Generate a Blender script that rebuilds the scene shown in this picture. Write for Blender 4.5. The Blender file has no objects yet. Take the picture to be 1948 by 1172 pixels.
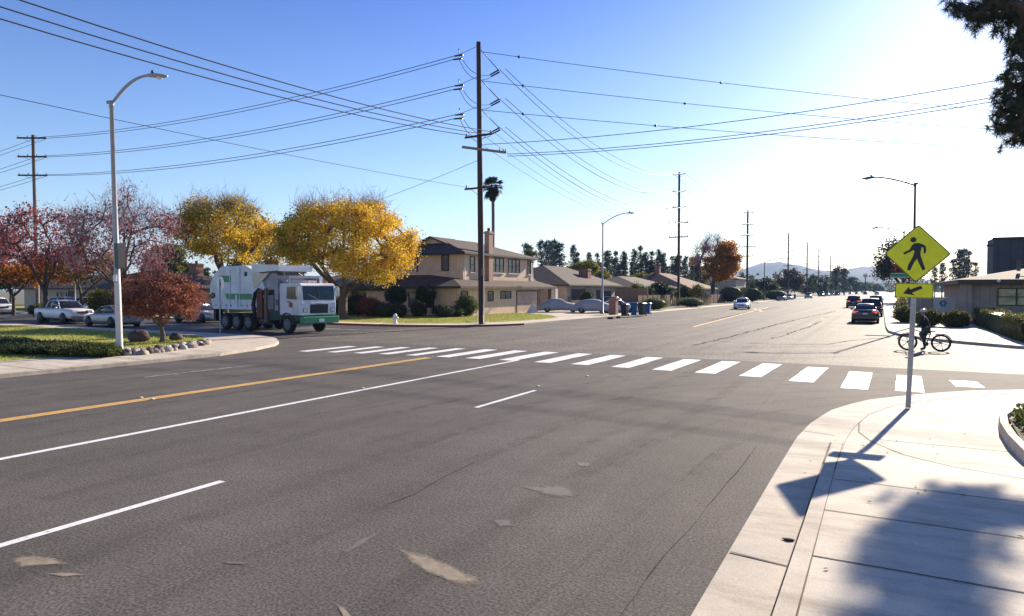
import bpy, math, random
import numpy as np
from mathutils import Vector, Matrix
from mathutils.geometry import tessellate_polygon
R = math.radians
random.seed(7)
rng = np.random.default_rng(11)
SC = bpy.context.scene
COL = SC.collection

# ------------------------------------------------------------------ camera
EYE = 2.5; FPX = 1269.0; VX = 1675.0
PITCH = math.atan(34.0 / FPX); YAW = math.atan((VX - 974.0) / FPX * math.cos(PITCH))
cam = bpy.data.cameras.new('camera'); cam_o = bpy.data.objects.new('camera', cam); COL.objects.link(cam_o)
cam.sensor_fit = 'HORIZONTAL'; cam.sensor_width = 36.0; cam.lens = 36.0 * FPX / 1948.0
cam.clip_start = 0.1; cam.clip_end = 12000
cam_o.location = (0, 0, EYE)
cam_o.rotation_euler = (math.pi / 2 - PITCH, 0, YAW)
SC.camera = cam_o

# ------------------------------------------------------------------ light
SUN_EL = 24.2; SUN_AZ = 9.6            # azimuth from +Y towards +X
world = bpy.data.worlds.new('World'); SC.world = world; world.use_nodes = True
nt = world.node_tree; nt.nodes.clear()
sky = nt.nodes.new('ShaderNodeTexSky'); sky.sky_type = 'NISHITA'; sky.sun_disc = False
sky.sun_elevation = R(SUN_EL); sky.sun_rotation = R(SUN_AZ)
sky.air_density = 1.0; sky.dust_density = 0.48; sky.ozone_density = 2.0; sky.altitude = 0
bg = nt.nodes.new('ShaderNodeBackground'); bg.inputs['Strength'].default_value = 0.085
wo = nt.nodes.new('ShaderNodeOutputWorld')
tcw = nt.nodes.new('ShaderNodeTexCoord'); spw = nt.nodes.new('ShaderNodeSeparateXYZ'); nt.links.new(tcw.outputs['Generated'], spw.inputs[0])
rw = nt.nodes.new('ShaderNodeValToRGB'); nt.links.new(spw.outputs[2], rw.inputs[0])     # clearer, deeper blue overhead, pale near the horizon
rw.color_ramp.elements[0].position = 0.0; rw.color_ramp.elements[0].color = (0.98, 0.98, 1.0, 1)
rw.color_ramp.elements[1].position = 0.42; rw.color_ramp.elements[1].color = (0.36, 0.50, 0.92, 1)
e2 = rw.color_ramp.elements.new(0.17); e2.color = (0.74, 0.82, 0.98, 1)
mw = nt.nodes.new('ShaderNodeMix'); mw.data_type = 'RGBA'; mw.blend_type = 'MULTIPLY'; mw.inputs[0].default_value = 1.0
nt.links.new(sky.outputs[0], mw.inputs[6]); nt.links.new(rw.outputs[0], mw.inputs[7]); nt.links.new(mw.outputs[2], bg.inputs[0]); nt.links.new(bg.outputs[0], wo.inputs[0])
sun = bpy.data.lights.new('sun', 'SUN'); sun.energy = 5.0; sun.angle = R(0.55); sun.color = (1.0, 0.87, 0.70)
sun_o = bpy.data.objects.new('sun', sun); COL.objects.link(sun_o)
sd = Vector((math.sin(R(SUN_AZ)) * math.cos(R(SUN_EL)), math.cos(R(SUN_AZ)) * math.cos(R(SUN_EL)), math.sin(R(SUN_EL))))
sun_o.rotation_euler = sd.to_track_quat('Z', 'Y').to_euler()
SC.view_settings.view_transform = 'Standard'; SC.view_settings.look = 'None'
SC.view_settings.exposure = 1.15; SC.view_settings.gamma = 1.0
SC.cycles.max_bounces = 6; SC.cycles.transparent_max_bounces = 8

# ------------------------------------------------------------------ layout helpers
def ray(u, v):
    a = (u - 974.0) / FPX; b = -(v - 586.0) / FPX
    y = math.cos(PITCH) + b * math.sin(PITCH); z = -math.sin(PITCH) + b * math.cos(PITCH)
    c, s = math.cos(YAW), math.sin(YAW)
    return (a * c - y * s, a * s + y * c, z)
def G(u, v, z=0.0):                     # ground point seen at a place of the photo
    r = ray(u, v); t = (z - EYE) / r[2]; return (r[0] * t, r[1] * t)
def onD(u, d):                          # point at bearing u, depth d
    r = ray(u, 552); k = d / math.hypot(1, (u - 974.0) / FPX); n = math.hypot(r[0], r[1])
    k = d * math.hypot(1, (u - 974.0) / FPX)
    return (r[0] / n * k, r[1] / n * k)
def hz(v, d): return EYE + (552 - v) / FPX * d

# ------------------------------------------------------------------ materials
MATS = {}
def mat(name, col, rough=0.7, var=0.12, scale=3.0, metal=0.0, bump=0.0, spec=0.5, emit=None, col2=None, detail=4, island=0.0, transl=None, stretch=None, bscale=None, hue=0.0):
    if name in MATS: return MATS[name]
    m = bpy.data.materials.new(name); m.use_nodes = True; t = m.node_tree; n = t.nodes; l = t.links
    b = n['Principled BSDF']; b.inputs['Roughness'].default_value = rough; b.inputs['Metallic'].default_value = metal
    b.inputs['Specular IOR Level'].default_value = spec
    tc = n.new('ShaderNodeTexCoord'); mp = n.new('ShaderNodeMapping'); l.new(tc.outputs['Object'], mp.inputs[0])
    if stretch: mp.inputs['Scale'].default_value = stretch
    nz = n.new('ShaderNodeTexNoise'); nz.inputs['Scale'].default_value = scale; nz.inputs['Detail'].default_value = detail
    nz.inputs['Roughness'].default_value = 0.65
    l.new(mp.outputs[0], nz.inputs['Vector'])
    rp = n.new('ShaderNodeMapRange'); rp.inputs['From Min'].default_value = 0.3; rp.inputs['From Max'].default_value = 0.7
    l.new(nz.outputs[0], rp.inputs[0])
    mx = n.new('ShaderNodeMix'); mx.data_type = 'RGBA'
    c2 = col2 if col2 else tuple(min(1, c * (1 + var)) for c in col[:3])
    c1 = col if col2 else tuple(c * (1 - var) for c in col[:3])
    mx.inputs[6].default_value = (*c1[:3], 1); mx.inputs[7].default_value = (*c2[:3], 1)
    l.new(rp.outputs[0], mx.inputs[0]); out = mx.outputs[2]
    if island:
        ge = n.new('ShaderNodeNewGeometry'); hs = n.new('ShaderNodeHueSaturation')
        mr = n.new('ShaderNodeMapRange'); mr.inputs['To Min'].default_value = 1 - island; mr.inputs['To Max'].default_value = 1 + island
        l.new(ge.outputs['Random Per Island'], mr.inputs[0]); l.new(mr.outputs[0], hs.inputs['Value']); l.new(out, hs.inputs['Color'])
        if hue:
            m3 = n.new('ShaderNodeMath'); m3.operation = 'MULTIPLY'; m3.inputs[1].default_value = 7.31
            m4 = n.new('ShaderNodeMath'); m4.operation = 'FRACT'; m5 = n.new('ShaderNodeMapRange')
            m5.inputs['To Min'].default_value = 0.5 - hue; m5.inputs['To Max'].default_value = 0.5 + hue
            l.new(ge.outputs['Random Per Island'], m3.inputs[0]); l.new(m3.outputs[0], m4.inputs[0]); l.new(m4.outputs[0], m5.inputs[0]); l.new(m5.outputs[0], hs.inputs['Hue'])
        out = hs.outputs[0]
    l.new(out, b.inputs['Base Color'])
    if bump:
        nb = n.new('ShaderNodeTexNoise'); nb.inputs['Scale'].default_value = bscale or scale * 6; nb.inputs['Detail'].default_value = 5
        l.new(mp.outputs[0], nb.inputs['Vector'])
        bp = n.new('ShaderNodeBump'); bp.inputs['Strength'].default_value = bump; bp.inputs['Distance'].default_value = 0.02
        l.new(nb.outputs[0], bp.inputs['Height']); l.new(bp.outputs[0], b.inputs['Normal'])
    if transl:
        tr = n.new('ShaderNodeBsdfTranslucent'); l.new(out, tr.inputs[0]); ms = n.new('ShaderNodeMixShader'); ms.inputs[0].default_value = transl
        l.new(b.outputs[0], ms.inputs[1]); l.new(tr.outputs[0], ms.inputs[2]); l.new(ms.outputs[0], n['Material Output'].inputs[0])
    if emit:
        b.inputs['Emission Color'].default_value = (*emit[:3], 1); b.inputs['Emission Strength'].default_value = emit[3]
    MATS[name] = m; return m

def asphalt(name, c1, c2, streak, grain, rough, gs=60.0, spec=0.2, bump=0.25):
    m = bpy.data.materials.new(name); m.use_nodes = True; t = m.node_tree; n = t.nodes; l = t.links
    b = n['Principled BSDF']; b.inputs['Roughness'].default_value = rough; b.inputs['Specular IOR Level'].default_value = spec
    tc = n.new('ShaderNodeTexCoord')
    def noise(sc, det, sx=1, sy=1):
        mp = n.new('ShaderNodeMapping'); mp.inputs['Scale'].default_value = (sx, sy, 1); l.new(tc.outputs['Object'], mp.inputs[0])
        z = n.new('ShaderNodeTexNoise'); z.inputs['Scale'].default_value = sc; z.inputs['Detail'].default_value = det; z.inputs['Roughness'].default_value = 0.6
        l.new(mp.outputs[0], z.inputs['Vector']); return z.outputs[0]
    def rng_(o, a, b_, lo, hi):
        r = n.new('ShaderNodeMapRange'); r.inputs['From Min'].default_value = a; r.inputs['From Max'].default_value = b_
        r.inputs['To Min'].default_value = lo; r.inputs['To Max'].default_value = hi; l.new(o, r.inputs[0]); return r.outputs[0]
    def mul(a, b_):
        q = n.new('ShaderNodeMath'); q.operation = 'MULTIPLY'; l.new(a, q.inputs[0]); l.new(b_, q.inputs[1]); return q.outputs[0]
    mx = n.new('ShaderNodeMix'); mx.data_type = 'RGBA'; mx.inputs[6].default_value = (*c1, 1); mx.inputs[7].default_value = (*c2, 1)
    l.new(rng_(noise(0.35, 5), 0.3, 0.7, 0, 1), mx.inputs[0])
    k = rng_(noise(1.0, 4, 1.6, 0.045), 0.3, 0.7, 1 - streak, 1 + streak)
    k = mul(k, rng_(noise(gs, 2), 0.3, 0.7, 1 - grain, 1 + grain))
    k = mul(k, rng_(noise(9, 4), 0.3, 0.7, 0.93, 1.07))
    k = mul(k, rng_(noise(2.3, 6), 0.25, 0.75, 0.92, 1.08))
    k = mul(k, rng_(noise(0.9, 3, 0.9, 0.10), 0.35, 0.65, 1 - streak * .6, 1 + streak * .6))
    k = mul(k, rng_(noise(0.55, 7), 0.52, 0.62, 1.0, 1.10))
    hs = n.new('ShaderNodeHueSaturation'); l.new(k, hs.inputs['Value']); l.new(mx.outputs[2], hs.inputs['Color'])
    l.new(hs.outputs[0], b.inputs['Base Color'])
    bp = n.new('ShaderNodeBump'); bp.inputs['Strength'].default_value = bump; bp.inputs['Distance'].default_value = 0.01
    l.new(noise(gs, 3), bp.inputs['Height']); l.new(bp.outputs[0], b.inputs['Normal'])
    MATS[name] = m; return m

def concrete(name, c1, c2, grime=(0.2, 0.17, 0.13)):
    m = bpy.data.materials.new(name); m.use_nodes = True; t = m.node_tree; n = t.nodes; l = t.links
    b = n['Principled BSDF']; b.inputs['Roughness'].default_value = 0.8; b.inputs['Specular IOR Level'].default_value = 0.3
    tc = n.new('ShaderNodeTexCoord')
    def noise(sc, det, s=(1, 1, 1)):
        mp = n.new('ShaderNodeMapping'); mp.inputs['Scale'].default_value = s; l.new(tc.outputs['Object'], mp.inputs[0])
        z = n.new('ShaderNodeTexNoise'); z.inputs['Scale'].default_value = sc; z.inputs['Detail'].default_value = det; z.inputs['Roughness'].default_value = 0.7
        l.new(mp.outputs[0], z.inputs['Vector']); return z.outputs[0]
    def ramp(o, a, b_):
        r = n.new('ShaderNodeMapRange'); r.inputs['From Min'].default_value = a; r.inputs['From Max'].default_value = b_; l.new(o, r.inputs[0]); return r.outputs[0]
    m1 = n.new('ShaderNodeMix'); m1.data_type = 'RGBA'; m1.inputs[6].default_value = (*c1, 1); m1.inputs[7].default_value = (*c2, 1)
    l.new(ramp(noise(1.1, 6), 0.35, 0.65), m1.inputs[0])
    m2 = n.new('ShaderNodeMix'); m2.data_type = 'RGBA'; m2.inputs[7].default_value = (*grime, 1)
    r = n.new('ShaderNodeMapRange'); r.inputs['From Min'].default_value = 0.47; r.inputs['From Max'].default_value = 0.74; r.inputs['To Max'].default_value = 0.62
    l.new(noise(0.9, 8, (0.8, 3.2, 1)), r.inputs[0]); l.new(r.outputs[0], m2.inputs[0]); l.new(m1.outputs[2], m2.inputs[6])
    m3 = n.new('ShaderNodeMix'); m3.data_type = 'RGBA'; m3.blend_type = 'MULTIPLY'; m3.inputs[0].default_value = 0.25
    l.new(m2.outputs[2], m3.inputs[6]); l.new(ramp(noise(70, 3), 0.3, 0.6), m3.inputs[7]); l.new(m3.outputs[2], b.inputs['Base Color'])
    bp = n.new('ShaderNodeBump'); bp.inputs['Strength'].default_value = 0.3; bp.inputs['Distance'].default_value = 0.01
    l.new(noise(60, 4), bp.inputs['Height']); l.new(bp.outputs[0], b.inputs['Normal'])
    MATS[name] = m; return m

def shingle(name, col, sc=3.2):
    m = bpy.data.materials.new(name); m.use_nodes = True; t = m.node_tree; n = t.nodes; l = t.links
    b = n['Principled BSDF']; b.inputs['Roughness'].default_value = 0.85; b.inputs['Specular IOR Level'].default_value = 0.2
    tc = n.new('ShaderNodeTexCoord'); sp = n.new('ShaderNodeSeparateXYZ'); l.new(tc.outputs['Object'], sp.inputs[0])
    w = n.new('ShaderNodeMath'); w.operation = 'MULTIPLY'; w.inputs[1].default_value = 11.0; l.new(sp.outputs[2], w.inputs[0])
    fr = n.new('ShaderNodeMath'); fr.operation = 'FRACT'; l.new(w.outputs[0], fr.inputs[0])
    nz = n.new('ShaderNodeTexNoise'); nz.inputs['Scale'].default_value = sc; nz.inputs['Detail'].default_value = 6; l.new(tc.outputs['Object'], nz.inputs['Vector'])
    mr = n.new('ShaderNodeMapRange'); mr.inputs['To Min'].default_value = 0.8; mr.inputs['To Max'].default_value = 1.1; l.new(fr.outputs[0], mr.inputs[0])
    m2 = n.new('ShaderNodeMapRange'); m2.inputs['From Min'].default_value = 0.3; m2.inputs['From Max'].default_value = 0.7; m2.inputs['To Min'].default_value = 0.7; m2.inputs['To Max'].default_value = 1.3
    l.new(nz.outputs[0], m2.inputs[0]); q = n.new('ShaderNodeMath'); q.operation = 'MULTIPLY'; l.new(mr.outputs[0], q.inputs[0]); l.new(m2.outputs[0], q.inputs[1])
    hs = n.new('ShaderNodeHueSaturation'); hs.inputs['Color'].default_value = (*col, 1); l.new(q.outputs[0], hs.inputs['Value']); l.new(hs.outputs[0], b.inputs['Base Color'])
    MATS[name] = m; return m

def siding(name, col, per=0.3, axis=0):
    m = bpy.data.materials.new(name); m.use_nodes = True; t = m.node_tree; n = t.nodes; l = t.links
    b = n['Principled BSDF']; b.inputs['Roughness'].default_value = 0.8; b.inputs['Specular IOR Level'].default_value = 0.25
    tc = n.new('ShaderNodeTexCoord'); sp = n.new('ShaderNodeSeparateXYZ'); l.new(tc.outputs['Object'], sp.inputs[0])
    if axis == 2: src = sp.outputs[2]
    else:
        ad = n.new('ShaderNodeMath'); ad.operation = 'ADD'; l.new(sp.outputs[0], ad.inputs[0]); l.new(sp.outputs[1], ad.inputs[1]); src = ad.outputs[0]
    w = n.new('ShaderNodeMath'); w.operation = 'DIVIDE'; w.inputs[1].default_value = per; l.new(src, w.inputs[0])
    fr = n.new('ShaderNodeMath'); fr.operation = 'FRACT'; l.new(w.outputs[0], fr.inputs[0])
    lt = n.new('ShaderNodeMath'); lt.operation = 'GREATER_THAN'; lt.inputs[1].default_value = 0.1; l.new(fr.outputs[0], lt.inputs[0])
    mr = n.new('ShaderNodeMapRange'); mr.inputs['To Min'].default_value = 0.72; mr.inputs['To Max'].default_value = 1.0; l.new(lt.outputs[0], mr.inputs[0])
    nz = n.new('ShaderNodeTexNoise'); nz.inputs['Scale'].default_value = 1.5; nz.inputs['Detail'].default_value = 6; l.new(tc.outputs['Object'], nz.inputs['Vector'])
    m2 = n.new('ShaderNodeMapRange'); m2.inputs['From Min'].default_value = 0.3; m2.inputs['From Max'].default_value = 0.7; m2.inputs['To Min'].default_value = 0.87; m2.inputs['To Max'].default_value = 1.1
    l.new(nz.outputs[0], m2.inputs[0]); q = n.new('ShaderNodeMath'); q.operation = 'MULTIPLY'; l.new(mr.outputs[0], q.inputs[0]); l.new(m2.outputs[0], q.inputs[1])
    hs = n.new('ShaderNodeHueSaturation'); hs.inputs['Color'].default_value = (*col, 1); l.new(q.outputs[0], hs.inputs['Value']); l.new(hs.outputs[0], b.inputs['Base Color'])
    MATS[name] = m; return m

def brickmat(name, c1, c2, mortar, sc=4.0):
    m = bpy.data.materials.new(name); m.use_nodes = True; t = m.node_tree; n = t.nodes; l = t.links
    b = n['Principled BSDF']; b.inputs['Roughness'].default_value = 0.85
    tc = n.new('ShaderNodeTexCoord'); sp = n.new('ShaderNodeSeparateXYZ'); l.new(tc.outputs['Object'], sp.inputs[0])
    ad = n.new('ShaderNodeMath'); ad.operation = 'ADD'; l.new(sp.outputs[0], ad.inputs[0]); l.new(sp.outputs[1], ad.inputs[1])
    cb = n.new('ShaderNodeCombineXYZ'); l.new(ad.outputs[0], cb.inputs[0]); l.new(sp.outputs[2], cb.inputs[1])
    br = n.new('ShaderNodeTexBrick'); br.inputs['Scale'].default_value = sc; br.inputs['Color1'].default_value = (*c1, 1); br.inputs['Color2'].default_value = (*c2, 1); br.inputs['Mortar'].default_value = (*mortar, 1)
    l.new(cb.outputs[0], br.inputs['Vector']); l.new(br.outputs[0], b.inputs['Base Color'])
    MATS[name] = m; return m

asphalt('asphalt_near', (0.086, 0.077, 0.068), (0.120, 0.107, 0.094), 0.07, 0.52, 0.85, 36, 0.11, 0.3)
asphalt('asphalt_far', (0.098, 0.084, 0.068), (0.145, 0.125, 0.100), 0.13, 0.6, 0.76, 9, 0.18, 0.3)
asphalt('asphalt_cross', (0.085, 0.074, 0.063), (0.125, 0.108, 0.09), 0.15, 0.6, 0.95, 12, 0.04, 0.1)
asphalt('asphalt_side', (0.060, 0.057, 0.056), (0.080, 0.075, 0.070), 0.08, 0.25, 0.62, 40)
concrete('concrete', (0.50, 0.435, 0.34), (0.62, 0.55, 0.44))
concrete('concrete_gutter', (0.45, 0.39, 0.31), (0.56, 0.49, 0.39))
concrete('concrete_left', (0.52, 0.44, 0.34), (0.62, 0.54, 0.43))
for nm, c in (('roof_brown', (0.10, 0.074, 0.058)), ('roof_tan', (0.20, 0.15, 0.105)), ('roof_taupe', (0.10, 0.075, 0.06)), ('roof_terra', (0.15, 0.075, 0.05)), ('roof_dark', (0.05, 0.042, 0.045)), ('roof_shake', (0.11, 0.09, 0.068))):
    shingle(nm, c)
siding('beige_siding', (0.72, 0.53, 0.37), 0.32); siding('garage_siding', (0.52, 0.38, 0.28), 0.5, 2)
siding('grey_siding', (0.31, 0.245, 0.20), 0.6); siding('pale_siding', (0.45, 0.38, 0.31), 0.4)
siding('fence_wood', (0.36, 0.20, 0.11), 0.15); siding('fence_red', (0.16, 0.085, 0.06), 0.18); siding('dark_panel', (0.075, 0.072, 0.08), 1.2)
brickmat('brick_pink', (0.45, 0.25, 0.17), (0.38, 0.20, 0.14), (0.45, 0.36, 0.28)); brickmat('brick_red', (0.30, 0.12, 0.08), (0.24, 0.09, 0.06), (0.3, 0.22, 0.18))
mat('white_paint', (0.72, 0.71, 0.68), 0.6, 0.10, 5, bump=0.1); mat('yellow_line', (0.58, 0.34, 0.09), 0.65, 0.16, 5)
mat('old_line', (0.40, 0.38, 0.35), 0.7, 0.3, 6); mat('crack_tar', (0.022, 0.020, 0.020), 0.95, 0.2, 8, spec=0.05); mat('joint', (0.09, 0.075, 0.06), 0.9, 0.3, 8)
MATS.pop('stain_tan', None); mat('stain_tan', (0.25, 0.205, 0.145), 0.8, 0.28, 9, detail=8); mat('stain_grey', (0.125, 0.112, 0.098), 0.8, 0.2, 9, detail=8)
mat('soil', (0.13, 0.10, 0.06), 0.95, 0.3, 0.4, col2=(0.11, 0.12, 0.05), bump=0.4, bscale=6)
mat('lawn', (0.22, 0.24, 0.035), 0.9, 0.2, 1.3, col2=(0.34, 0.33, 0.06), bump=0.9, detail=9, bscale=25)
mat('lawn_blade', (0.27, 0.30, 0.04), 0.7, 0.2, 0.8, col2=(0.40, 0.38, 0.08), island=0.35, transl=0.35)
mat('kerb_red', (0.20, 0.035, 0.025), 0.7, 0.25, 3)
mat('wood_pole', (0.060, 0.032, 0.022), 0.8, 0.3, 2, stretch=(6, 6, 0.4), bump=0.3); mat('wood_light', (0.30, 0.22, 0.16), 0.8, 0.25, 3); mat('wood_pole_grey', (0.16, 0.125, 0.10), 0.8, 0.3, 2, stretch=(6, 6, 0.4))
mat('steel_lamp', (0.36, 0.36, 0.38), 0.5, 0.12, 3, metal=0.25); mat('steel_dark', (0.045, 0.045, 0.05), 0.5, 0.2, 4, metal=0.2); mat('zinc', (0.42, 0.41, 0.39), 0.45, 0.15, 10, metal=0.35)
mat('insulator', (0.02, 0.02, 0.025), 0.35, 0.1, 5); mat('wire', (0.045, 0.045, 0.055), 0.6, 0.05, 5); mat('black', (0.012, 0.012, 0.014), 0.6, 0.2, 5)
mat('sign_yellow', (0.85, 0.80, 0.010), 0.5, 0.08, 6); mat('sign_black', (0.012, 0.012, 0.014), 0.5, 0.1, 5); mat('sign_back', (0.85, 0.85, 0.86), 0.5, 0.05, 4)
mat('sign_green', (0.01, 0.22, 0.11), 0.5, 0.08, 6); mat('sign_white', (0.7, 0.72, 0.72), 0.5, 0.05, 6)
mat('glass', (0.018, 0.022, 0.028), 0.08, 0.1, 1, spec=0.8); mat('window_glass', (0.05, 0.06, 0.075), 0.12, 0.3, 1.2, spec=0.7); mat('window_glass_painted_reflection', (0.62, 0.54, 0.28), 0.3, 0.45, 1.1, spec=0.5, col2=(0.14, 0.10, 0.05))  # last glass: bright yellowish reflection painted into the pane colour
mat('windscreen', (0.006, 0.035, 0.06), 0.25, 0.35, 1.5, spec=0.25)
mat('trim_white', (0.62, 0.58, 0.52), 0.6, 0.08, 4); mat('trim_brown', (0.075, 0.045, 0.032), 0.7, 0.15, 4); mat('trim_dark', (0.035, 0.03, 0.032), 0.7, 0.15, 4)
mat('car_white', (0.66, 0.67, 0.69), 0.28, 0.04, 2, spec=0.6); mat('car_silver', (0.33, 0.35, 0.38), 0.3, 0.05, 2, metal=0.4); mat('car_dark', (0.022, 0.022, 0.03), 0.25, 0.1, 2, spec=0.7); mat('car_blue', (0.03, 0.045, 0.09), 0.28, 0.1, 2, spec=0.6); mat('car_red', (0.12, 0.02, 0.02), 0.28, 0.1, 2)
mat('car_cover', (0.34, 0.34, 0.34), 0.65, 0.12, 2, bump=0.4, bscale=4); mat('tyre', (0.016, 0.015, 0.015), 0.85, 0.25, 6); mat('rim', (0.38, 0.38, 0.40), 0.4, 0.15, 5, metal=0.5); mat('rim_dirty', (0.17, 0.16, 0.16), 0.6, 0.25, 5)
mat('lens_white', (0.75, 0.75, 0.72), 0.15, 0.05, 5); mat('lens_red', (0.5, 0.02, 0.015), 0.2, 0.1, 5); mat('lens_lit', (0.6, 0.03, 0.02), 0.3, 0.05, 5, emit=(1, 0.08, 0.04, 0.5)); mat('plate', (0.6, 0.6, 0.6), 0.5, 0.05, 8)
mat('truck_white', (0.50, 0.51, 0.53), 0.5, 0.14, 1.3, detail=9, col2=(0.76, 0.78, 0.81)); mat('truck_white_top', (0.68, 0.69, 0.70), 0.45, 0.08, 1.5); mat('truck_green', (0.025, 0.22, 0.10), 0.45, 0.2, 2); mat('truck_green_dark', (0.014, 0.05, 0.032), 0.6, 0.3, 3); mat('truck_grey', (0.30, 0.30, 0.31), 0.6, 0.2, 1.5); mat('rust', (0.16, 0.05, 0.03), 0.8, 0.35, 4); mat('cream', (0.62, 0.54, 0.40), 0.6, 0.15, 2)
mat('bin_black', (0.012, 0.011, 0.012), 0.5, 0.1, 3); mat('bin_blue', (0.010, 0.10, 0.26), 0.5, 0.1, 3); mat('bin_green', (0.016, 0.045, 0.03), 0.5, 0.1, 3)
mat('hydrant_white', (0.65, 0.65, 0.63), 0.5, 0.08, 6)
mat('bark', (0.085, 0.062, 0.048), 0.9, 0.3, 5, bump=0.5); mat('bark_grey', (0.13, 0.105, 0.085), 0.9, 0.3, 5, bump=0.4); mat('bark_dark', (0.03, 0.024, 0.02), 0.9, 0.3, 5); mat('twig', (0.30, 0.24, 0.27), 0.9, 0.2, 5)
L = dict(transl=0.4, rough=0.6, spec=0.2)
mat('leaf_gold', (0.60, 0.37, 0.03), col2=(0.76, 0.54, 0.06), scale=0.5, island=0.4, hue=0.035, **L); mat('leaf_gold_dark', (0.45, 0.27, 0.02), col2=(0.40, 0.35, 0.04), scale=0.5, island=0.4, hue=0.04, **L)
mat('leaf_crimson', (0.23, 0.03, 0.045), col2=(0.30, 0.08, 0.065), scale=0.6, island=0.5, hue=0.03, **L); mat('leaf_rust', (0.27, 0.09, 0.05), col2=(0.37, 0.16, 0.10), scale=0.9, island=0.45, hue=0.02, **L)
mat('leaf_orange', (0.42, 0.14, 0.015), col2=(0.34, 0.18, 0.02), scale=0.6, island=0.4, hue=0.025, **L); mat('leaf_maroon', (0.20, 0.035, 0.025), col2=(0.34, 0.06, 0.03), scale=0.3, island=0.5, hue=0.03, **L)
mat('leaf_green', (0.06, 0.085, 0.02), col2=(0.11, 0.125, 0.03), scale=0.5, island=0.4, hue=0.02, **L); mat('leaf_dark', (0.035, 0.05, 0.022), col2=(0.06, 0.075, 0.03), scale=0.5, island=0.4, **L); mat('leaf_olive', (0.13, 0.14, 0.02), col2=(0.24, 0.20, 0.03), scale=0.5, island=0.4, hue=0.02, **L); mat('leaf_hedge', (0.10, 0.11, 0.025), col2=(0.17, 0.15, 0.05), scale=1.2, island=0.5, hue=0.02, **L)
mat('needle_far', (0.04, 0.06, 0.045), col2=(0.06, 0.08, 0.055), scale=0.4, island=0.4, transl=0.2, rough=0.7, spec=0.1); mat('needle', (0.030, 0.045, 0.020), col2=(0.055, 0.065, 0.030), scale=1.0, island=0.5, transl=0.25, rough=0.5, spec=0.4); mat('needle_dry', (0.20, 0.13, 0.06), scale=1.0, island=0.4, transl=0.25, rough=0.6)
mat('leaf_brownish', (0.07, 0.05, 0.025), col2=(0.10, 0.075, 0.03), scale=0.4, island=0.4, **L); mat('palm_leaf', (0.02, 0.035, 0.015), island=0.3, transl=0.15, rough=0.5); mat('palm_skirt', (0.08, 0.055, 0.03), island=0.3)
mat('rock', (0.30, 0.25, 0.21), 0.85, 0.3, 3, bump=0.6); mat('rock_dark', (0.09, 0.06, 0.05), 0.85, 0.3, 3, bump=0.6); mat('rock_pale', (0.48, 0.43, 0.37), 0.85, 0.2, 3, bump=0.6)
mat('hill', (0.030, 0.050, 0.035), 0.95, 0.3, 0.004, col2=(0.055, 0.07, 0.05)); mat('cloth_black', (0.012, 0.012, 0.018), 0.9, 0.2, 6); mat('cloth_grey', (0.055, 0.06, 0.062), 0.9, 0.2, 6); mat('skin', (0.30, 0.17, 0.11), 0.6, 0.1, 6); mat('helmet', (0.62, 0.62, 0.64), 0.3, 0.05, 6); mat('bike_grey', (0.22, 0.22, 0.24), 0.4, 0.1, 6, metal=0.3)
mat('panel_white', (0.50, 0.47, 0.43), 0.7, 0.08, 2); mat('panel_blue', (0.08, 0.16, 0.24), 0.6, 0.15, 2); mat('emblem', (0.20, 0.19, 0.27), 0.6, 0.1, 4)
mat('mast_wood', (0.20, 0.17, 0.15), 0.8, 0.2, 3)

def patchy(name, sc, lo, hi):          # a thin worn film: shows through in patches
    m = MATS[name]; t = m.node_tree; n = t.nodes; l = t.links; b = n['Principled BSDF']
    tc = n.new('ShaderNodeTexCoord'); z = n.new('ShaderNodeTexNoise'); z.inputs['Scale'].default_value = sc; z.inputs['Detail'].default_value = 8; z.inputs['Roughness'].default_value = 0.75
    l.new(tc.outputs['Object'], z.inputs['Vector']); r = n.new('ShaderNodeMapRange'); r.inputs['From Min'].default_value = lo; r.inputs['From Max'].default_value = hi
    l.new(z.outputs[0], r.inputs[0]); l.new(r.outputs[0], b.inputs['Alpha'])
patchy('stain_grey', 7, .46, .62); patchy('stain_tan', 6, .22, .40); patchy('old_line', 4, .3, .6); patchy('crack_tar', 3, .25, .5); patchy('white_paint', 11, .30, .44); patchy('yellow_line', 14, .16, .34)
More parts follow.
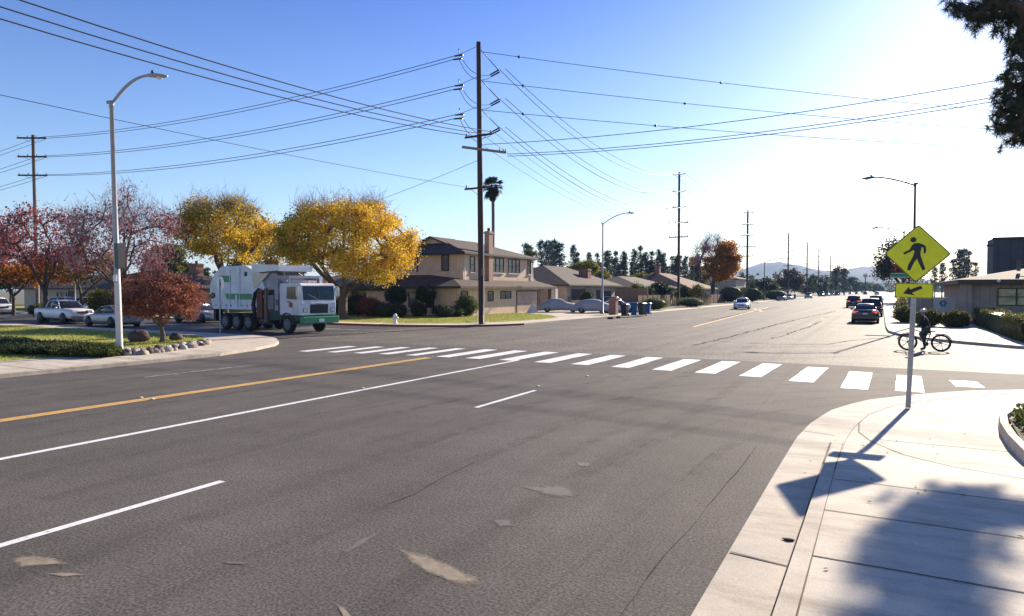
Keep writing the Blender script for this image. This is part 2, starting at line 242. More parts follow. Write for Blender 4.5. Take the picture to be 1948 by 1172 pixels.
# ------------------------------------------------------------------ mesh builder
class MB:
    def __init__(s): s.v = []; s.f = []; s.m = []; s.mi = 0; s.M = Matrix.Identity(4); s.sm = []; s.smooth = False
    def add(s, vs, fs):
        o = len(s.v)
        for p in vs: s.v.append(tuple(s.M @ Vector(p)))
        for q in fs: s.f.append(tuple(o + i for i in q)); s.m.append(s.mi); s.sm.append(s.smooth)
    def box(s, x0, x1, y0, y1, z0, z1):
        s.add([(x0, y0, z0), (x1, y0, z0), (x1, y1, z0), (x0, y1, z0), (x0, y0, z1), (x1, y0, z1), (x1, y1, z1), (x0, y1, z1)],
              [(3, 2, 1, 0), (4, 5, 6, 7), (0, 1, 5, 4), (1, 2, 6, 5), (2, 3, 7, 6), (3, 0, 4, 7)]); return s
    def prism(s, poly, z0, z1, axis='z', bottom=True):
        n = len(poly)
        def P3(p, z):
            return (p[0], p[1], z) if axis == 'z' else ((p[0], z, p[1]) if axis == 'y' else (z, p[0], p[1]))
        vs = [P3(p, z0) for p in poly] + [P3(p, z1) for p in poly]
        tri = tessellate_polygon([[Vector((p[0], p[1], 0)) for p in poly]])
        fs = [tuple(i + n for i in t) for t in tri]
        if bottom: fs += [tuple(reversed(t)) for t in tri]
        fs += [(i, (i + 1) % n, (i + 1) % n + n, i + n) for i in range(n)]
        s.add(vs, fs); return s
    def sheet(s, poly, z):
        tri = tessellate_polygon([[Vector((p[0], p[1], 0)) for p in poly]])
        out = []
        for t in tri:
            a, b, c = [poly[i] for i in t]
            cr = (b[0] - a[0]) * (c[1] - a[1]) - (b[1] - a[1]) * (c[0] - a[0])
            out.append(t if cr > 0 else tuple(reversed(t)))
        s.add([(p[0], p[1], z) for p in poly], out); return s
    def tube(s, pts, rad, n=6, caps=True):
        pts = [Vector(p) for p in pts]; k = len(pts)
        if not hasattr(rad, '__len__'): rad = [rad] * k
        up = None; rings = []
        for i in range(k):
            d = (pts[min(i + 1, k - 1)] - pts[max(i - 1, 0)])
            if d.length < 1e-9: d = Vector((0, 0, 1))
            d.normalize()
            if up is None:
                up = Vector((0, 0, 1)) if abs(d.z) < 0.9 else Vector((1, 0, 0))
            a = d.cross(up)
            if a.length < 1e-4: a = d.orthogonal()
            a.normalize(); b = a.cross(d).normalized(); up = b
            rings.append([tuple(pts[i] + (a * math.cos(2 * math.pi * j / n) + b * math.sin(2 * math.pi * j / n)) * rad[i]) for j in range(n)])
        vs = [p for r in rings for p in r]
        fs = [(i * n + j, i * n + (j + 1) % n, (i + 1) * n + (j + 1) % n, (i + 1) * n + j) for i in range(k - 1) for j in range(n)]
        if caps: fs += [tuple(range(n)), tuple(range((k - 1) * n + n - 1, (k - 1) * n - 1, -1))]
        sm = s.smooth; s.smooth = n > 4; s.add(vs, fs); s.smooth = sm; return s
    def lathe(s, prof, n=16, M=None):          # prof [(r,z)], about local z
        M0 = s.M
        if M is not None: s.M = s.M @ M
        vs = [(r * math.cos(2 * math.pi * j / n), r * math.sin(2 * math.pi * j / n), z) for r, z in prof for j in range(n)]
        fs = [(i * n + j, i * n + (j + 1) % n, (i + 1) * n + (j + 1) % n, (i + 1) * n + j) for i in range(len(prof) - 1) for j in range(n)]
        fs += [tuple(range(n - 1, -1, -1)), tuple(range((len(prof) - 1) * n, len(prof) * n))]
        sm = s.smooth; s.smooth = True; s.add(vs, fs); s.smooth = sm; s.M = M0; return s
    def loft(s, rings, caps=True):
        n = len(rings[0]); vs = [p for r in rings for p in r]
        fs = [(i * n + j, i * n + (j + 1) % n, (i + 1) * n + (j + 1) % n, (i + 1) * n + j) for i in range(len(rings) - 1) for j in range(n)]
        if caps: fs += [tuple(range(n - 1, -1, -1)), tuple(range((len(rings) - 1) * n, len(rings) * n))]
        s.add(vs, fs); return s
    def ball(s, c, rx, ry, rz, n=12, m=8, jit=0.0):
        vs = []
        for i in range(m + 1):
            th = math.pi * i / m
            for j in range(n):
                ph = 2 * math.pi * j / n; k = 1 + (random.uniform(-jit, jit) if 0 < i < m else 0)
                vs.append((c[0] + rx * k * math.sin(th) * math.cos(ph), c[1] + ry * k * math.sin(th) * math.sin(ph), c[2] + rz * k * math.cos(th)))
        fs = [(i * n + j, (i + 1) * n + j, (i + 1) * n + (j + 1) % n, i * n + (j + 1) % n) for i in range(m) for j in range(n)]
        sm = s.smooth; s.smooth = True; s.add(vs, fs); s.smooth = sm; return s
    def build(s, name, mats, parent=None, bevel=0.0):
        me = bpy.data.meshes.new(name); me.from_pydata(s.v, [], s.f)
        if isinstance(mats, str): mats = [mats]
        for q in mats: me.materials.append(MATS[q])
        me.polygons.foreach_set('material_index', s.m); me.polygons.foreach_set('use_smooth', s.sm); me.update()
        o = bpy.data.objects.new(name, me); COL.objects.link(o)
        if parent is not None: o.parent = parent
        if bevel:
            b = o.modifiers.new('bevel', 'BEVEL'); b.width = bevel; b.segments = 2; b.limit_method = 'ANGLE'
        return o
def T(x=0, y=0, z=0, rz=0): return Matrix.Translation((x, y, z)) @ Matrix.Rotation(rz, 4, 'Z')
def tag(o, label, cat, group=None, kind=None):
    if label: o['label'] = label
    if cat: o['category'] = cat
    if group: o['group'] = group
    if kind: o['kind'] = kind
    return o
def thing(name, label, cat, loc=(0, 0, 0), rz=0, group=None):
    o = bpy.data.objects.new(name, None); COL.objects.link(o); o.empty_display_size = 0.3
    o.location = loc; o.rotation_euler = (0, 0, rz); return tag(o, label, cat, group)
def struct(name, mb, mats):
    o = mb.build(name, mats); o['kind'] = 'structure'; return o
def dup(root, loc=None, rz=None, label=None, group=None, scale=None):
    r = root.copy(); COL.objects.link(r)
    if loc is not None: r.location = loc
    if rz is not None: r.rotation_euler = (0, 0, rz)
    if scale is not None: r.scale = scale
    if label: r['label'] = label
    if group: r['group'] = group
    for ch in list(root.children):
        c = ch.copy(); COL.objects.link(c); c.parent = r
        for g in list(ch.children):
            d = g.copy(); COL.objects.link(d); d.parent = c
    return r

# ------------------------------------------------------------------ ground, roads, pavements
g = MB(); g.sheet([(-6000, -400), (6000, -400), (6000, 6000), (-6000, 6000)], -0.06); struct('ground', g, 'soil')
g = MB(); g.sheet([(-22.4, -60), (-0.3, -60), (-0.3, 8), (14, 8), (14, 24.6), (-24, 24.6), (-27.5, 24.6), (-24.6, 20), (-22.4, 15)], 0.0); struct('main_road', g, 'asphalt_near')
g = MB(); g.sheet([(-27, 24.6), (14, 24.6), (14, 35.2), (6, 35.4), (2.5, 40), (1.0, 48), (1.0, 1500), (-24, 1500), (-24, 37), (-27, 37)], 0.0); struct('far_road', g, 'asphalt_far')
g = MB(); g.sheet([(-160, 23), (-27, 23), (-27, 37), (-160, 37)], 0.001); struct('side_street', g, 'asphalt_side')
g = MB(); g.sheet([(14, 19), (120, 19), (120, 35.2), (14, 35.2)], 0.0); struct('cross_street', g, 'asphalt_cross')

# near right corner with its ramp
CURB = [(-60, -1.24), (5, -1.24), (9.6, -1.23), (12.2, -1.21), (13.6, -1.12), (14.6, -0.98), (15.34, -0.86), (16.3, -0.56), (17.23, -0.18), (18.41, 0.63), (19.3, 1.35), (20.04, 2.06), (20.88, 3.25), (21.5, 4.8), (21.9, 7), (22.1, 9.5)]
def curbx(y, off=0):
    for (a, xa), (b, xb) in zip(CURB, CURB[1:]):
        if a <= y <= b: return xa + (xb - xa) * (y - a) / (b - a)
    return CURB[-1][1]
def smooth(a, b, t):
    t = max(0, min(1, (t - a) / (b - a))); return t * t * (3 - 2 * t)
def slab_z(x, y):
    return 0.012 + 0.12 * max(1 - smooth(9.5, 12.3, y), 0)
def curb_path(off):                 # curb line moved inwards by off
    out = []
    for i, (y, x) in enumerate(CURB):
        a = CURB[max(i - 1, 0)]; b = CURB[min(i + 1, len(CURB) - 1)]
        t = Vector((b[1] - a[1], b[0] - a[0])).normalized(); nrm = Vector((t.y, -t.x))
        out.append((x + nrm.x * off, y + nrm.y * off))
    return out
def resample(p, n):
    d = [0]
    for a, b in zip(p, p[1:]): d.append(d[-1] + math.dist(a, b))
    out = []
    for i in range(n):
        s_ = d[-1] * i / (n - 1); k = max(j for j in range(len(d)) if d[j] <= s_ + 1e-9); k = min(k, len(p) - 2)
        f = (s_ - d[k]) / (d[k + 1] - d[k]); out.append((p[k][0] + (p[k + 1][0] - p[k][0]) * f, p[k][1] + (p[k + 1][1] - p[k][1]) * f))
    return out
gp = [p for p in curb_path(0) if p[1] > -60.1]; gi = curb_path(0.58)
g = MB(); k = len(gp)
vs = [(p[0], p[1], 0.006) for p in gp] + [(p[0], p[1], 0.012) for p in gi] + [(p[0], p[1], -0.04) for p in gp]
g.add(vs, [(i, i + k, i + k + 1, i + 1) for i in range(k - 1)] + [(i + 2 * k, i, i + 1, i + 1 + 2 * k) for i in range(k - 1)])
struct('gutter', g, 'concrete_gutter')
# kerb: swept box section, high on the straight and sinking to the ramp
c0 = resample(curb_path(0.58), 160); c1 = resample(curb_path(0.73), 160)
g = MB(); rings = []
for a, b in zip(c0, c1):
    z = slab_z(*a) + 0.004
    rings.append([(a[0], a[1], -0.03), (a[0], a[1], z), (b[0], b[1], z + 0.002), (b[0], b[1], -0.03)])
g.loft(rings); struct('kerb', g, 'concrete_gutter')
g = MB(); rows = []
inner = resample(curb_path(0.735), 160)
for (x, y) in inner:
    rows.append([(x + (9.6 - x) * t, y + (0 if t == 0 else 0), slab_z(x, y)) for t in [i / 10 for i in range(11)]])
n = 11
g.add([p for r in rows for p in r], [(i * n + j, i * n + j + 1, (i + 1) * n + j + 1, (i + 1) * n + j) for i in range(len(rows) - 1) for j in range(n - 1)])
struct('sidewalk', g, 'concrete')
# joints and the ramp's groove
def strip(mb, pts, w, zf, seg=12):
    for a, b in zip(pts, pts[1:]):
        d = Vector((b[0] - a[0], b[1] - a[1])); L_ = d.length; d.normalize(); nn = Vector((-d.y, d.x)) * w / 2
        ns = max(1, int(L_ / 0.4))
        for i in range(ns):
            p = [a[0] + (b[0] - a[0]) * i / ns, a[1] + (b[1] - a[1]) * i / ns]; q = [a[0] + (b[0] - a[0]) * (i + 1) / ns, a[1] + (b[1] - a[1]) * (i + 1) / ns]
            zs = (zf(*p), zf(*q))
            mb.add([(p[0] - nn.x, p[1] - nn.y, zs[0]), (q[0] - nn.x, q[1] - nn.y, zs[1]), (q[0] + nn.x, q[1] + nn.y, zs[1]), (p[0] + nn.x, p[1] + nn.y, zs[0])], [(0, 1, 2, 3)])
g = MB(); zf = lambda x, y: slab_z(x, y) + 0.0045
strip(g, [(-0.5, 6.45), (9, 6.45)], 0.022, zf); strip(g, [(-0.5, 7.87), (9, 7.87)], 0.018, zf); strip(g, [(-0.5, 9.22), (9, 9.22)], 0.018, zf)
strip(g, [(-0.45, 5.0), (9, 5.0)], 0.018, zf); strip(g, [(0.0, 12.62), (9, 12.62)], 0.02, zf); strip(g, [(-0.5, -2), (-0.5, 12.2)], 0.01, zf)
strip(g, [(0.9, 15.6), (9, 15.3)], 0.015, zf); strip(g, [(1.6, 18.2), (9, 18.0)], 0.015, zf)
arc = [(0.62 - 0.15, 16.9), (0.1, 16.1), (-0.18, 15.1), (-0.32, 14.0), (-0.3, 13.1), (-0.1, 12.4), (0.35, 11.5), (0.9, 10.9), (1.7, 10.5), (2.6, 10.5), (3.6, 10.9)]
strip(g, arc, 0.02, zf)
strip(g, [(-1.22, 6.5), (-0.68, 6.4)], 0.03, lambda x, y: 0.0145); strip(g, [(-1.2, 12.8), (-0.66, 12.62)], 0.02, lambda x, y: 0.0145)
strip(g, [(-0.69, -2), (-0.69, 9), (-0.68, 12)], 0.03, lambda x, y: 0.0155)
struct('sidewalk_joints', g, 'joint')
# corner blocks on the other sides
NL = [(-160, -60), (-21.8, -60), (-21.8, 14.5), (-21.95, 16.8), (-22.6, 19.0), (-23.6, 20.9), (-24.5, 21.9), (-26.0, 23.1), (-27.3, 23.9), (-29.0, 24.3), (-31.4, 24.4), (-160, 24.4)]
g = MB(); g.prism(NL, -0.05, 0.12); struct('sidewalk_corner_near_left', g, 'concrete_left')
g = MB(); zc = lambda x, y: 0.124
for y in (1, 4.2, 7.4, 10.6, 13.8, 16.9): strip(g, [(-21.85, y), (-24.0 if y > 12 else -26.5, y + 0.1)], 0.03, zc)
strip(g, [(-22.0, -40), (-22.0, 14.5), (-22.15, 17)], 0.02, zc); struct('sidewalk_joints_left', g, 'joint')
g = MB(); g.sheet([(-26.4, -20), (-26.2, 8), (-25.6, 12.4), (-25.3, 14.6), (-26.3, 17.5), (-28.3, 20.9), (-30.4, 22.3), (-36, 22.9), (-160, 22.9), (-160, -20)], 0.125); struct('lawn_near_left', g, 'lawn')
FL = [(-160, 36), (-31, 36), (-28.5, 36.35), (-26.2, 37.2), (-24.4, 38.4), (-23.0, 40.2), (-22.3, 42.2), (-22.1, 48), (-21.3, 62), (-21.0, 90), (-21, 1500), (-160, 1500)]
g = MB(); g.prism(FL, -0.05, 0.12); struct('sidewalk_corner_far_left', g, 'concrete_left')
g = MB(); g.sheet([(-160, 39.2), (-34, 37.9), (-29.5, 38.2), (-26.4, 39.9), (-24.7, 43.5), (-24.0, 48.5), (-24.6, 53), (-27.4, 57.5), (-31.5, 61.0), (-33.6, 61.5), (-33.6, 52), (-160, 52)], 0.125); struct('lawn_far_left', g, 'lawn')
g = MB(); g.sheet([(-160, 52.1), (-46, 52.1), (-46, 76), (-23.2, 76), (-22.8, 92), (-22.6, 1500), (-160, 1500)], 0.1235); struct('yards', g, 'soil')
RB = [(0.4, 1500), (0.35, 50), (0.45, 45), (0.9, 42.3), (2.0, 39.2), (3.4, 37.2), (5.2, 35.3), (8, 34.8), (160, 34.8), (160, 1500)]
g = MB(); g.prism(RB, -0.05, 0.13); struct('sidewalk_corner_far_right', g, 'concrete')
g = MB(); g.sheet([(5.6, 37), (160, 37), (160, 300), (3.8, 300), (3.4, 75), (2.4, 66), (5.6, 57)], 0.135); struct('bed_right', g, 'soil')
# red kerb
g = MB(); rk = [(-46, 36), (-31, 36), (-28.5, 36.35), (-26.2, 37.2), (-24.4, 38.4), (-23.0, 40.2), (-22.3, 42.2)]
rings = []
for i, p in enumerate(rk):
    a = rk[max(i - 1, 0)]; b = rk[min(i + 1, len(rk) - 1)]; t = Vector((b[0] - a[0], b[1] - a[1])).normalized(); nn = Vector((t.y, -t.x))
    rings.append([(p[0] + nn.x * .006, p[1] + nn.y * .006, 0.0), (p[0] + nn.x * .006, p[1] + nn.y * .006, 0.126), (p[0] - nn.x * .14, p[1] - nn.y * .14, 0.126), (p[0] - nn.x * .14, p[1] - nn.y * .14, 0.10)])
g.loft(rings); struct('kerb_red_paint', g, 'kerb_red')

# road markings
def quadstrip(mb, a, b, w, z=0.0055):
    d = Vector((b[0] - a[0], b[1] - a[1])).normalized(); nn = Vector((-d.y, d.x)) * w / 2
    mb.add([(a[0] - nn.x, a[1] - nn.y, z), (b[0] - nn.x, b[1] - nn.y, z), (b[0] + nn.x, b[1] + nn.y, z), (a[0] + nn.x, a[1] + nn.y, z)], [(0, 1, 2, 3) if True else 0])
def fixup(mb):                       # make every sheet face look up
    for i, f in enumerate(mb.f):
        a, b, c = [Vector(mb.v[j]) for j in f[:3]]
        if (b - a).cross(c - a).z < 0: mb.f[i] = tuple(reversed(f))
g = MB(); quadstrip(g, (-11.52, -30), (-11.28, 20.9), 0.15)
for y0 in (-21, -10.8, -0.5 - 1.5, 12.0):
    y1 = y0 + 2.8 if y0 > 5 else (5.75 if y0 > -5 else y0 + 3); quadstrip(g, (-7.5, y0), (-7.5, y1), 0.12)
fixup(g); struct('lane_lines', g, 'white_paint')
g = MB(); quadstrip(g, (-18.45, 11.6), (-18.3, 15.4), 0.11)
for y0 in (41.6, 53, 65, 77, 90, 105, 120): quadstrip(g, (-14.45 - (y0 - 41) * 0.02, y0), (-14.3 - (y0 - 41) * 0.02, y0 + 6), 0.12)
for y0 in (50, 62, 74, 86): quadstrip(g, (-4.4, y0), (-4.4, y0 + 3), 0.12)
quadstrip(g, (-40, 33.2), (-28.5, 31.8), 0.22); quadstrip(g, (-38, 29.8), (-26.0, 33.0), 0.18); quadstrip(g, (-24.0, 28.0), (-27.0, 24.6), 0.15)
quadstrip(g, (-33, 27.0), (-24.6, 31.2), 0.15)
fixup(g); struct('worn_lane_lines', g, 'old_line')
g = MB(); quadstrip(g, (-15.05, -30), (-14.70, 20.1), 0.15); quadstrip(g, (-14.88, -30), (-14.53, 20.1), 0.15)
quadstrip(g, (-11.1, 45.6), (-14.3, 103), 0.22); quadstrip(g, (-12.0, 82), (-15.2, 96), 0.3)
fixup(g); struct('centre_lines', g, 'yellow_line')
near = [(-20.8, 19.6), (-19.53, 19.9), (-18.3, 20.1), (-17.2, 20.3), (-15.95, 20.4), (-14.6, 20.5), (-13.3, 20.55), (-11.93, 20.6), (-10.5, 20.6), (-9.1, 20.6), (-7.64, 20.5), (-6.25, 20.4), (-4.9, 20.3), (-3.58, 20.15), (-2.19, 19.67), (-0.87, 18.9), (0.35, 19.05), (1.75, 20.7)]
far = [(-21.3, 22.5), (-20.1, 22.9), (-18.9, 23.2), (-17.7, 23.6), (-16.5, 23.9), (-15.15, 24.1), (-13.8, 24.2), (-12.45, 24.3), (-11.0, 24.3), (-9.6, 24.3), (-8.15, 24.2), (-6.75, 24.1), (-5.4, 24.1), (-4.05, 24.0), (-2.6, 23.6), (-1.35, 22.9), (-0.1, 22.6), (1.15, 22.0)]
for i, ((x, y), (x2, y2)) in enumerate(zip(near, far)):
    w = 0.62 if i > 4 else 0.5; g = MB(); nseg = 6; pts = []
    e = [random.uniform(-.012, .012) for _ in range(14)]
    lft = [(x + (x2 - x + .55) * t / nseg + e[t], y + (y2 - y) * t / nseg) for t in range(nseg + 1)]
    g.sheet(lft + [(p[0] + w + e[-1 - k2], p[1]) for k2, p in enumerate(reversed(lft))], 0.0065); fixup(g)
    struct('crosswalk_stripe', g, 'white_paint')
# cracks, seams, stains
def crack(mb, pts, w, z=0.005, jit=0.04):
    P_ = [Vector((*p, 0)) for p in pts]; out = [P_[0]]
    for a, b in zip(P_, P_[1:]):
        ns = max(2, int((b - a).length / 0.5))
        for i in range(1, ns + 1):
            q = a.lerp(b, i / ns); out.append(q + Vector((random.uniform(-jit, jit), random.uniform(-jit, jit), 0)))
    for a, b in zip(out, out[1:]):
        ww = w * random.uniform(0.35, 1.2); quadstrip(mb, a, b, ww, z)
g = MB()
crack(g, [G(*p) for p in [(1318, 657), (1345, 652), (1400, 638), (1460, 622), (1530, 605), (1590, 592)]], 0.16, jit=.1)
crack(g, [G(*p) for p in [(1418, 653), (1480, 655), (1575, 655), (1620, 648), (1692, 642)]], 0.12, jit=.08)
crack(g, [G(*p) for p in [(1468, 645), (1500, 635), (1540, 622), (1560, 611)]], 0.12, jit=.15)
crack(g, [G(*p) for p in [(1180, 1172), (1230, 1100), (1300, 1020), (1400, 900), (1440, 850)]], 0.009, jit=.015)
crack(g, [G(*p) for p in [(700, 978), (790, 940), (850, 905), (900, 880)]], 0.009, jit=.03)
crack(g, [G(*p) for p in [(600, 690), (800, 697), (1000, 700), (1300, 704)]], 0.03, jit=.04)
crack(g, [G(*p) for p in [(1350, 610), (1420, 595), (1480, 584)]], 0.2, jit=.15)
fixup(g); struct('road_cracks', g, 'crack_tar')
def blob(mb, outline, z, jit=0.07):
    c = Vector((sum(p[0] for p in outline) / len(outline), sum(p[1] for p in outline) / len(outline)))
    o = []
    for a, b in zip(outline, outline[1:] + outline[:1]):
        for t in range(5):
            q = Vector(a).lerp(Vector(b), t / 5); o.append(c + (q - c) * random.uniform(1 - jit, 1 + jit))
    n = len(o); rings = [[c + (q - c) * k for q in o] for k in (1.4, .95, .6)]
    base = len(mb.v); mb.add([(q.x, q.y, z) for r in rings for q in r] + [(c.x, c.y, z)], [(i + k * n, (i + 1) % n + k * n, (i + 1) % n + (k + 1) * n, i + (k + 1) * n) for k in range(2) for i in range(n)] + [(i + 2 * n, (i + 1) % n + 2 * n, 3 * n) for i in range(n)])
    if not hasattr(mb, 'edge'): mb.edge = []
    mb.edge += [0.0] * n + [.34] * n + [.62] * n + [.7]
def blobs_done(name, mb, m):
    fixup(mb); o = struct(name, mb, m); at = o.data.attributes.new('wear', 'FLOAT', 'POINT'); at.data.foreach_set('value', mb.edge)
    mt = MATS[m]; n = mt.node_tree.nodes; l = mt.node_tree.links; b_ = n['Principled BSDF']; src = b_.inputs['Alpha'].links[0].from_node
    nzn = src.inputs[0].links[0].from_socket; an = n.new('ShaderNodeAttribute'); an.attribute_name = 'wear'
    ad = n.new('ShaderNodeMath'); ad.operation = 'ADD'; l.new(nzn, ad.inputs[0]); l.new(an.outputs['Fac'], ad.inputs[1])
    r = n.new('ShaderNodeMapRange'); r.inputs['From Min'].default_value = .70; r.inputs['From Max'].default_value = 1.06; r.inputs['To Max'].default_value = .9; l.new(ad.outputs[0], r.inputs[0]); l.new(r.outputs[0], b_.inputs['Alpha'])
g = MB()
blob(g, [G(*p) for p in [(762, 1048), (800, 1055), (860, 1078), (905, 1100), (915, 1113), (870, 1110), (820, 1092), (780, 1068)]], 0.005)
blob(g, [G(*p) for p in [(22, 1062), (60, 1058), (100, 1062), (128, 1074), (80, 1076), (35, 1080)]], 0.005)
blob(g, [G(*p) for p in [(92, 1092), (130, 1090), (166, 1094), (120, 1098)]], 0.005, jit=.03)
blob(g, [G(*p) for p in [(640, 1150), (655, 1158), (675, 1180), (655, 1180)]], 0.005)
blobs_done('road_stains', g, 'stain_tan')
g = MB()
for pts in ([(1000, 928), (1060, 922), (1105, 940), (1090, 948), (1030, 940)], [(1095, 880), (1125, 882), (1120, 888), (1100, 887)], [(940, 990), (970, 988), (975, 1000), (945, 1003)], [(425, 1068), (468, 1070), (465, 1075), (428, 1073)], [(650, 1050), (700, 1018), (720, 1016), (700, 1030), (655, 1056)]):
    blob(g, [G(*p) for p in pts], 0.0048, jit=.25)
blobs_done('road_scuffs', g, 'stain_grey')
mat('tyre_mark', (0.045, 0.038, 0.034), 0.9, 0.2, 5, spec=0.08); patchy('tyre_mark', 2.2, .40, 2.3)
g = MB()
for k in range(16):                     # faint arcs left by turning wheels, and long worn tracks
    r_ = 9 + k * 1.1 + random.uniform(-.3, .3); cx_, cy_ = 7.0, 9.5 - k * .1; pts = [(cx_ - r_ * math.cos(a * .075 - .05), cy_ + r_ * math.sin(a * .075 - .05)) for a in range(19)]
    for a, b in zip(pts, pts[1:]): quadstrip(g, a, b, .2, .0035)
for x0, w in ((-9.9, .35), (-8.6, .3), (-6.6, .35), (-5.1, .35), (-3.4, .3), (-2.3, .05), (-12.6, .3), (-13.9, .3), (-16.3, .35), (-17.7, .35), (-19.6, .3)):
    for y in range(-6, 24): quadstrip(g, (x0 + .12 * math.sin(y * .3 + x0), y), (x0 + .12 * math.sin((y + 1) * .3 + x0), y + 1), w, .0032)
for x0, w in ((-9.9, .4), (-8.6, .4), (-6.6, .4), (-5.1, .4), (-3.4, .35), (-12.6, .35), (-16.3, .35)):
    for y in range(26, 160, 2): quadstrip(g, (x0, y), (x0, y + 2), w, .0032)
fixup(g); struct('tyre_marks', g, 'tyre_mark')
MRK = MB(); MRK.lathe([(0.05, 0), (0.05, 0.008), (0.035, 0.02), (0.0, 0.02)], 10)
m0 = None
for (u, v) in [(1023, 735), (690, 739), (268, 757), (290, 760), (1117, 716), (822, 679)]:
    x, y = G(u, v)
    o = MRK.build('road_marker', 'trim_white') if m0 is None else m0.copy()
    if m0 is None: m0 = o
    else: COL.objects.link(o)
    o.location = (x, y, 0.003); tag(o, 'small round pale reflector button stuck on the asphalt', 'road marker', 'reflector buttons on the road')

# ------------------------------------------------------------------ power poles and lines
def insul(mb, p, h=0.22, r=0.06):
    mb.lathe([(r * .5, 0), (r, h * .3), (r * .5, h * .45), (r, h * .65), (r * .4, h)], 6, Matrix.Translation(p))
def arm(parent, z, ln, wood='wood_pole', ang=0.0, n=4, th=0.12, off=0.0, sep=False):
    g = MB(); g.M = T(0, 0, 0, ang); g.box(-ln / 2 + off, ln / 2 + off, -th * 1.9, -th * 0.9, z - th / 2, z + th / 2)
    for sx in (-1, 1): g.tube([(sx * ln * .3, -th * 1.4, z - .03), (0, -0.1, z - 0.55)], 0.015, 4)
    g.mi = 1; P_ = [-ln / 2 + 0.12 + (ln - 0.24) * i / (n - 1) + off for i in range(n)]; P_ = [x for x in P_ if abs(x) > .2]
    if not sep:
        for x in P_: insul(g, (x, -th * 1.4, z + th / 2 - .01))
    o = g.build('crossarm', [wood, 'insulator'], parent)
    if sep:
        for x in P_:
            g = MB(); g.M = T(0, 0, 0, ang); insul(g, (x, -th * 1.4, z + th / 2 - .01)); g.build('insulator', 'insulator', o)
    return o
def pole(loc, h, r0, r1, lean, label, arms, wood='wood_pole', group=None):
    t = thing('utility_pole', label, 'utility pole', (*loc, 0.1), 0, group)
    t.rotation_euler = (0, lean, 0)
    g = MB(); g.tube([(0, 0, -.2), (0, 0, h * .35), (0, 0, h * .7), (0, 0, h)], [r0, r0 * .9 + r1 * .1, r1 * 1.15, r1], 12); g.build('pole', wood, t)
    for a in arms: arm(t, *a)
    return t
MP = (-24.4, 39.8)
mp = pole(MP, 19.6, 0.21, 0.15, -0.012, 'tall dark brown wooden corner pole with three levels of wire ends beside the lawn', [(13.1, 2.2, 'wood_pole', 0.0, 3, .12, 0, True), (9.5, 2.3, 'wood_pole', 0.0, 2, .12, 0, True)])
g = MB(); g.M = T(0, 0, 12.15, R(62)); g.box(-1.5, 2.0, -.28, -.16, -.08, .08); g.build('crossarm', 'wood_light', mp)
for a in (1.5, 1.8, 2.0):
    g = MB(); g.M = T(0, 0, 12.15, R(62)); insul(g, (a, -.22, .06), .2, .07); g.build('insulator', 'sign_white', mp)
g = MB(); g.tube([(0.17, -.1, 0.1), (0.17, -.1, 3.2)], .04, 6); g.build('riser_pipe', 'steel_dark', mp)
g = MB(); g.box(.12, .3, -.2, .0, 3.4, 3.9); g.build('junction_box', 'wood_pole_grey', mp)
LV = (19.2, 17.1, 15.05)
ends_w, ends_n = [], []
for z in LV:
    wx = (-1.75, 0, z - .2); nx = (0.25, 2.3, z - .9)
    g = MB(); g.tube([(0, 0, z + .15), wx], .018, 4)
    for k in (0, .35):
        c = (wx[0] + k * .25, wx[1] - k * .8, wx[2] - k); g.tube([(c[0] + .5, c[1], c[2] - .05), (c[0] - .25, c[1], c[2])], [.07, .055], 6)
    g.tube([(wx[0] + .1, 0, wx[2] + .1), (wx[0] + .1, 0, wx[2] + .45)], .03, 5)
    g.build('dead_end_insulator', 'insulator', mp)
    g = MB(); g.tube([(0, 0, z + .05), nx], .03, 5)
    for k in (0, .32):
        g.tube([(nx[0] + .05, nx[1] + k * .3, nx[2] - k * .4), (nx[0] - .55, nx[1] - .3 + k * .3, nx[2] - .35 - k * .35)], [.06, .05], 6)
    g.build('dead_end_insulator', 'insulator', mp)
    for k in (0, 1):
        g = MB(); a = Vector((wx[0] + .35, -.1 - k * .2, wx[2] - .1 - k * .35)); b = Vector((nx[0] - .55, nx[1] - .3, nx[2] - .38 - k * .2)); pts = []
        for i in range(11):
            s_ = i / 10; q = a.lerp(b, s_); q.z -= (1.0 + .25 * k) * 4 * s_ * (1 - s_) * .55; q.y -= 0.35 * 4 * s_ * (1 - s_); pts.append(q)
        g.tube(pts, .022, 4); g.build('jumper_wire', 'wire', mp)
    for k in (0, .35): ends_w.append((MP[0] + wx[0] - .2 + k * .3, MP[1] - k * .8, wx[2] + .1 - k))
    for k in (-.1, .35): ends_n.append((MP[0] + nx[0] + k, MP[1] + nx[1], nx[2] + .1))
def wire(a, b, sag, label, group, r=0.026, n=28):
    a = Vector(a); b = Vector(b); g = MB(); pts = []
    for i in range(n + 1):
        t = i / n; p = a.lerp(b, t); p.z -= 4 * sag * t * (1 - t); pts.append(p)
    g.tube(pts, r, 4); o = g.build('power_line', 'wire'); tag(o, label, 'power line', group); return o, pts
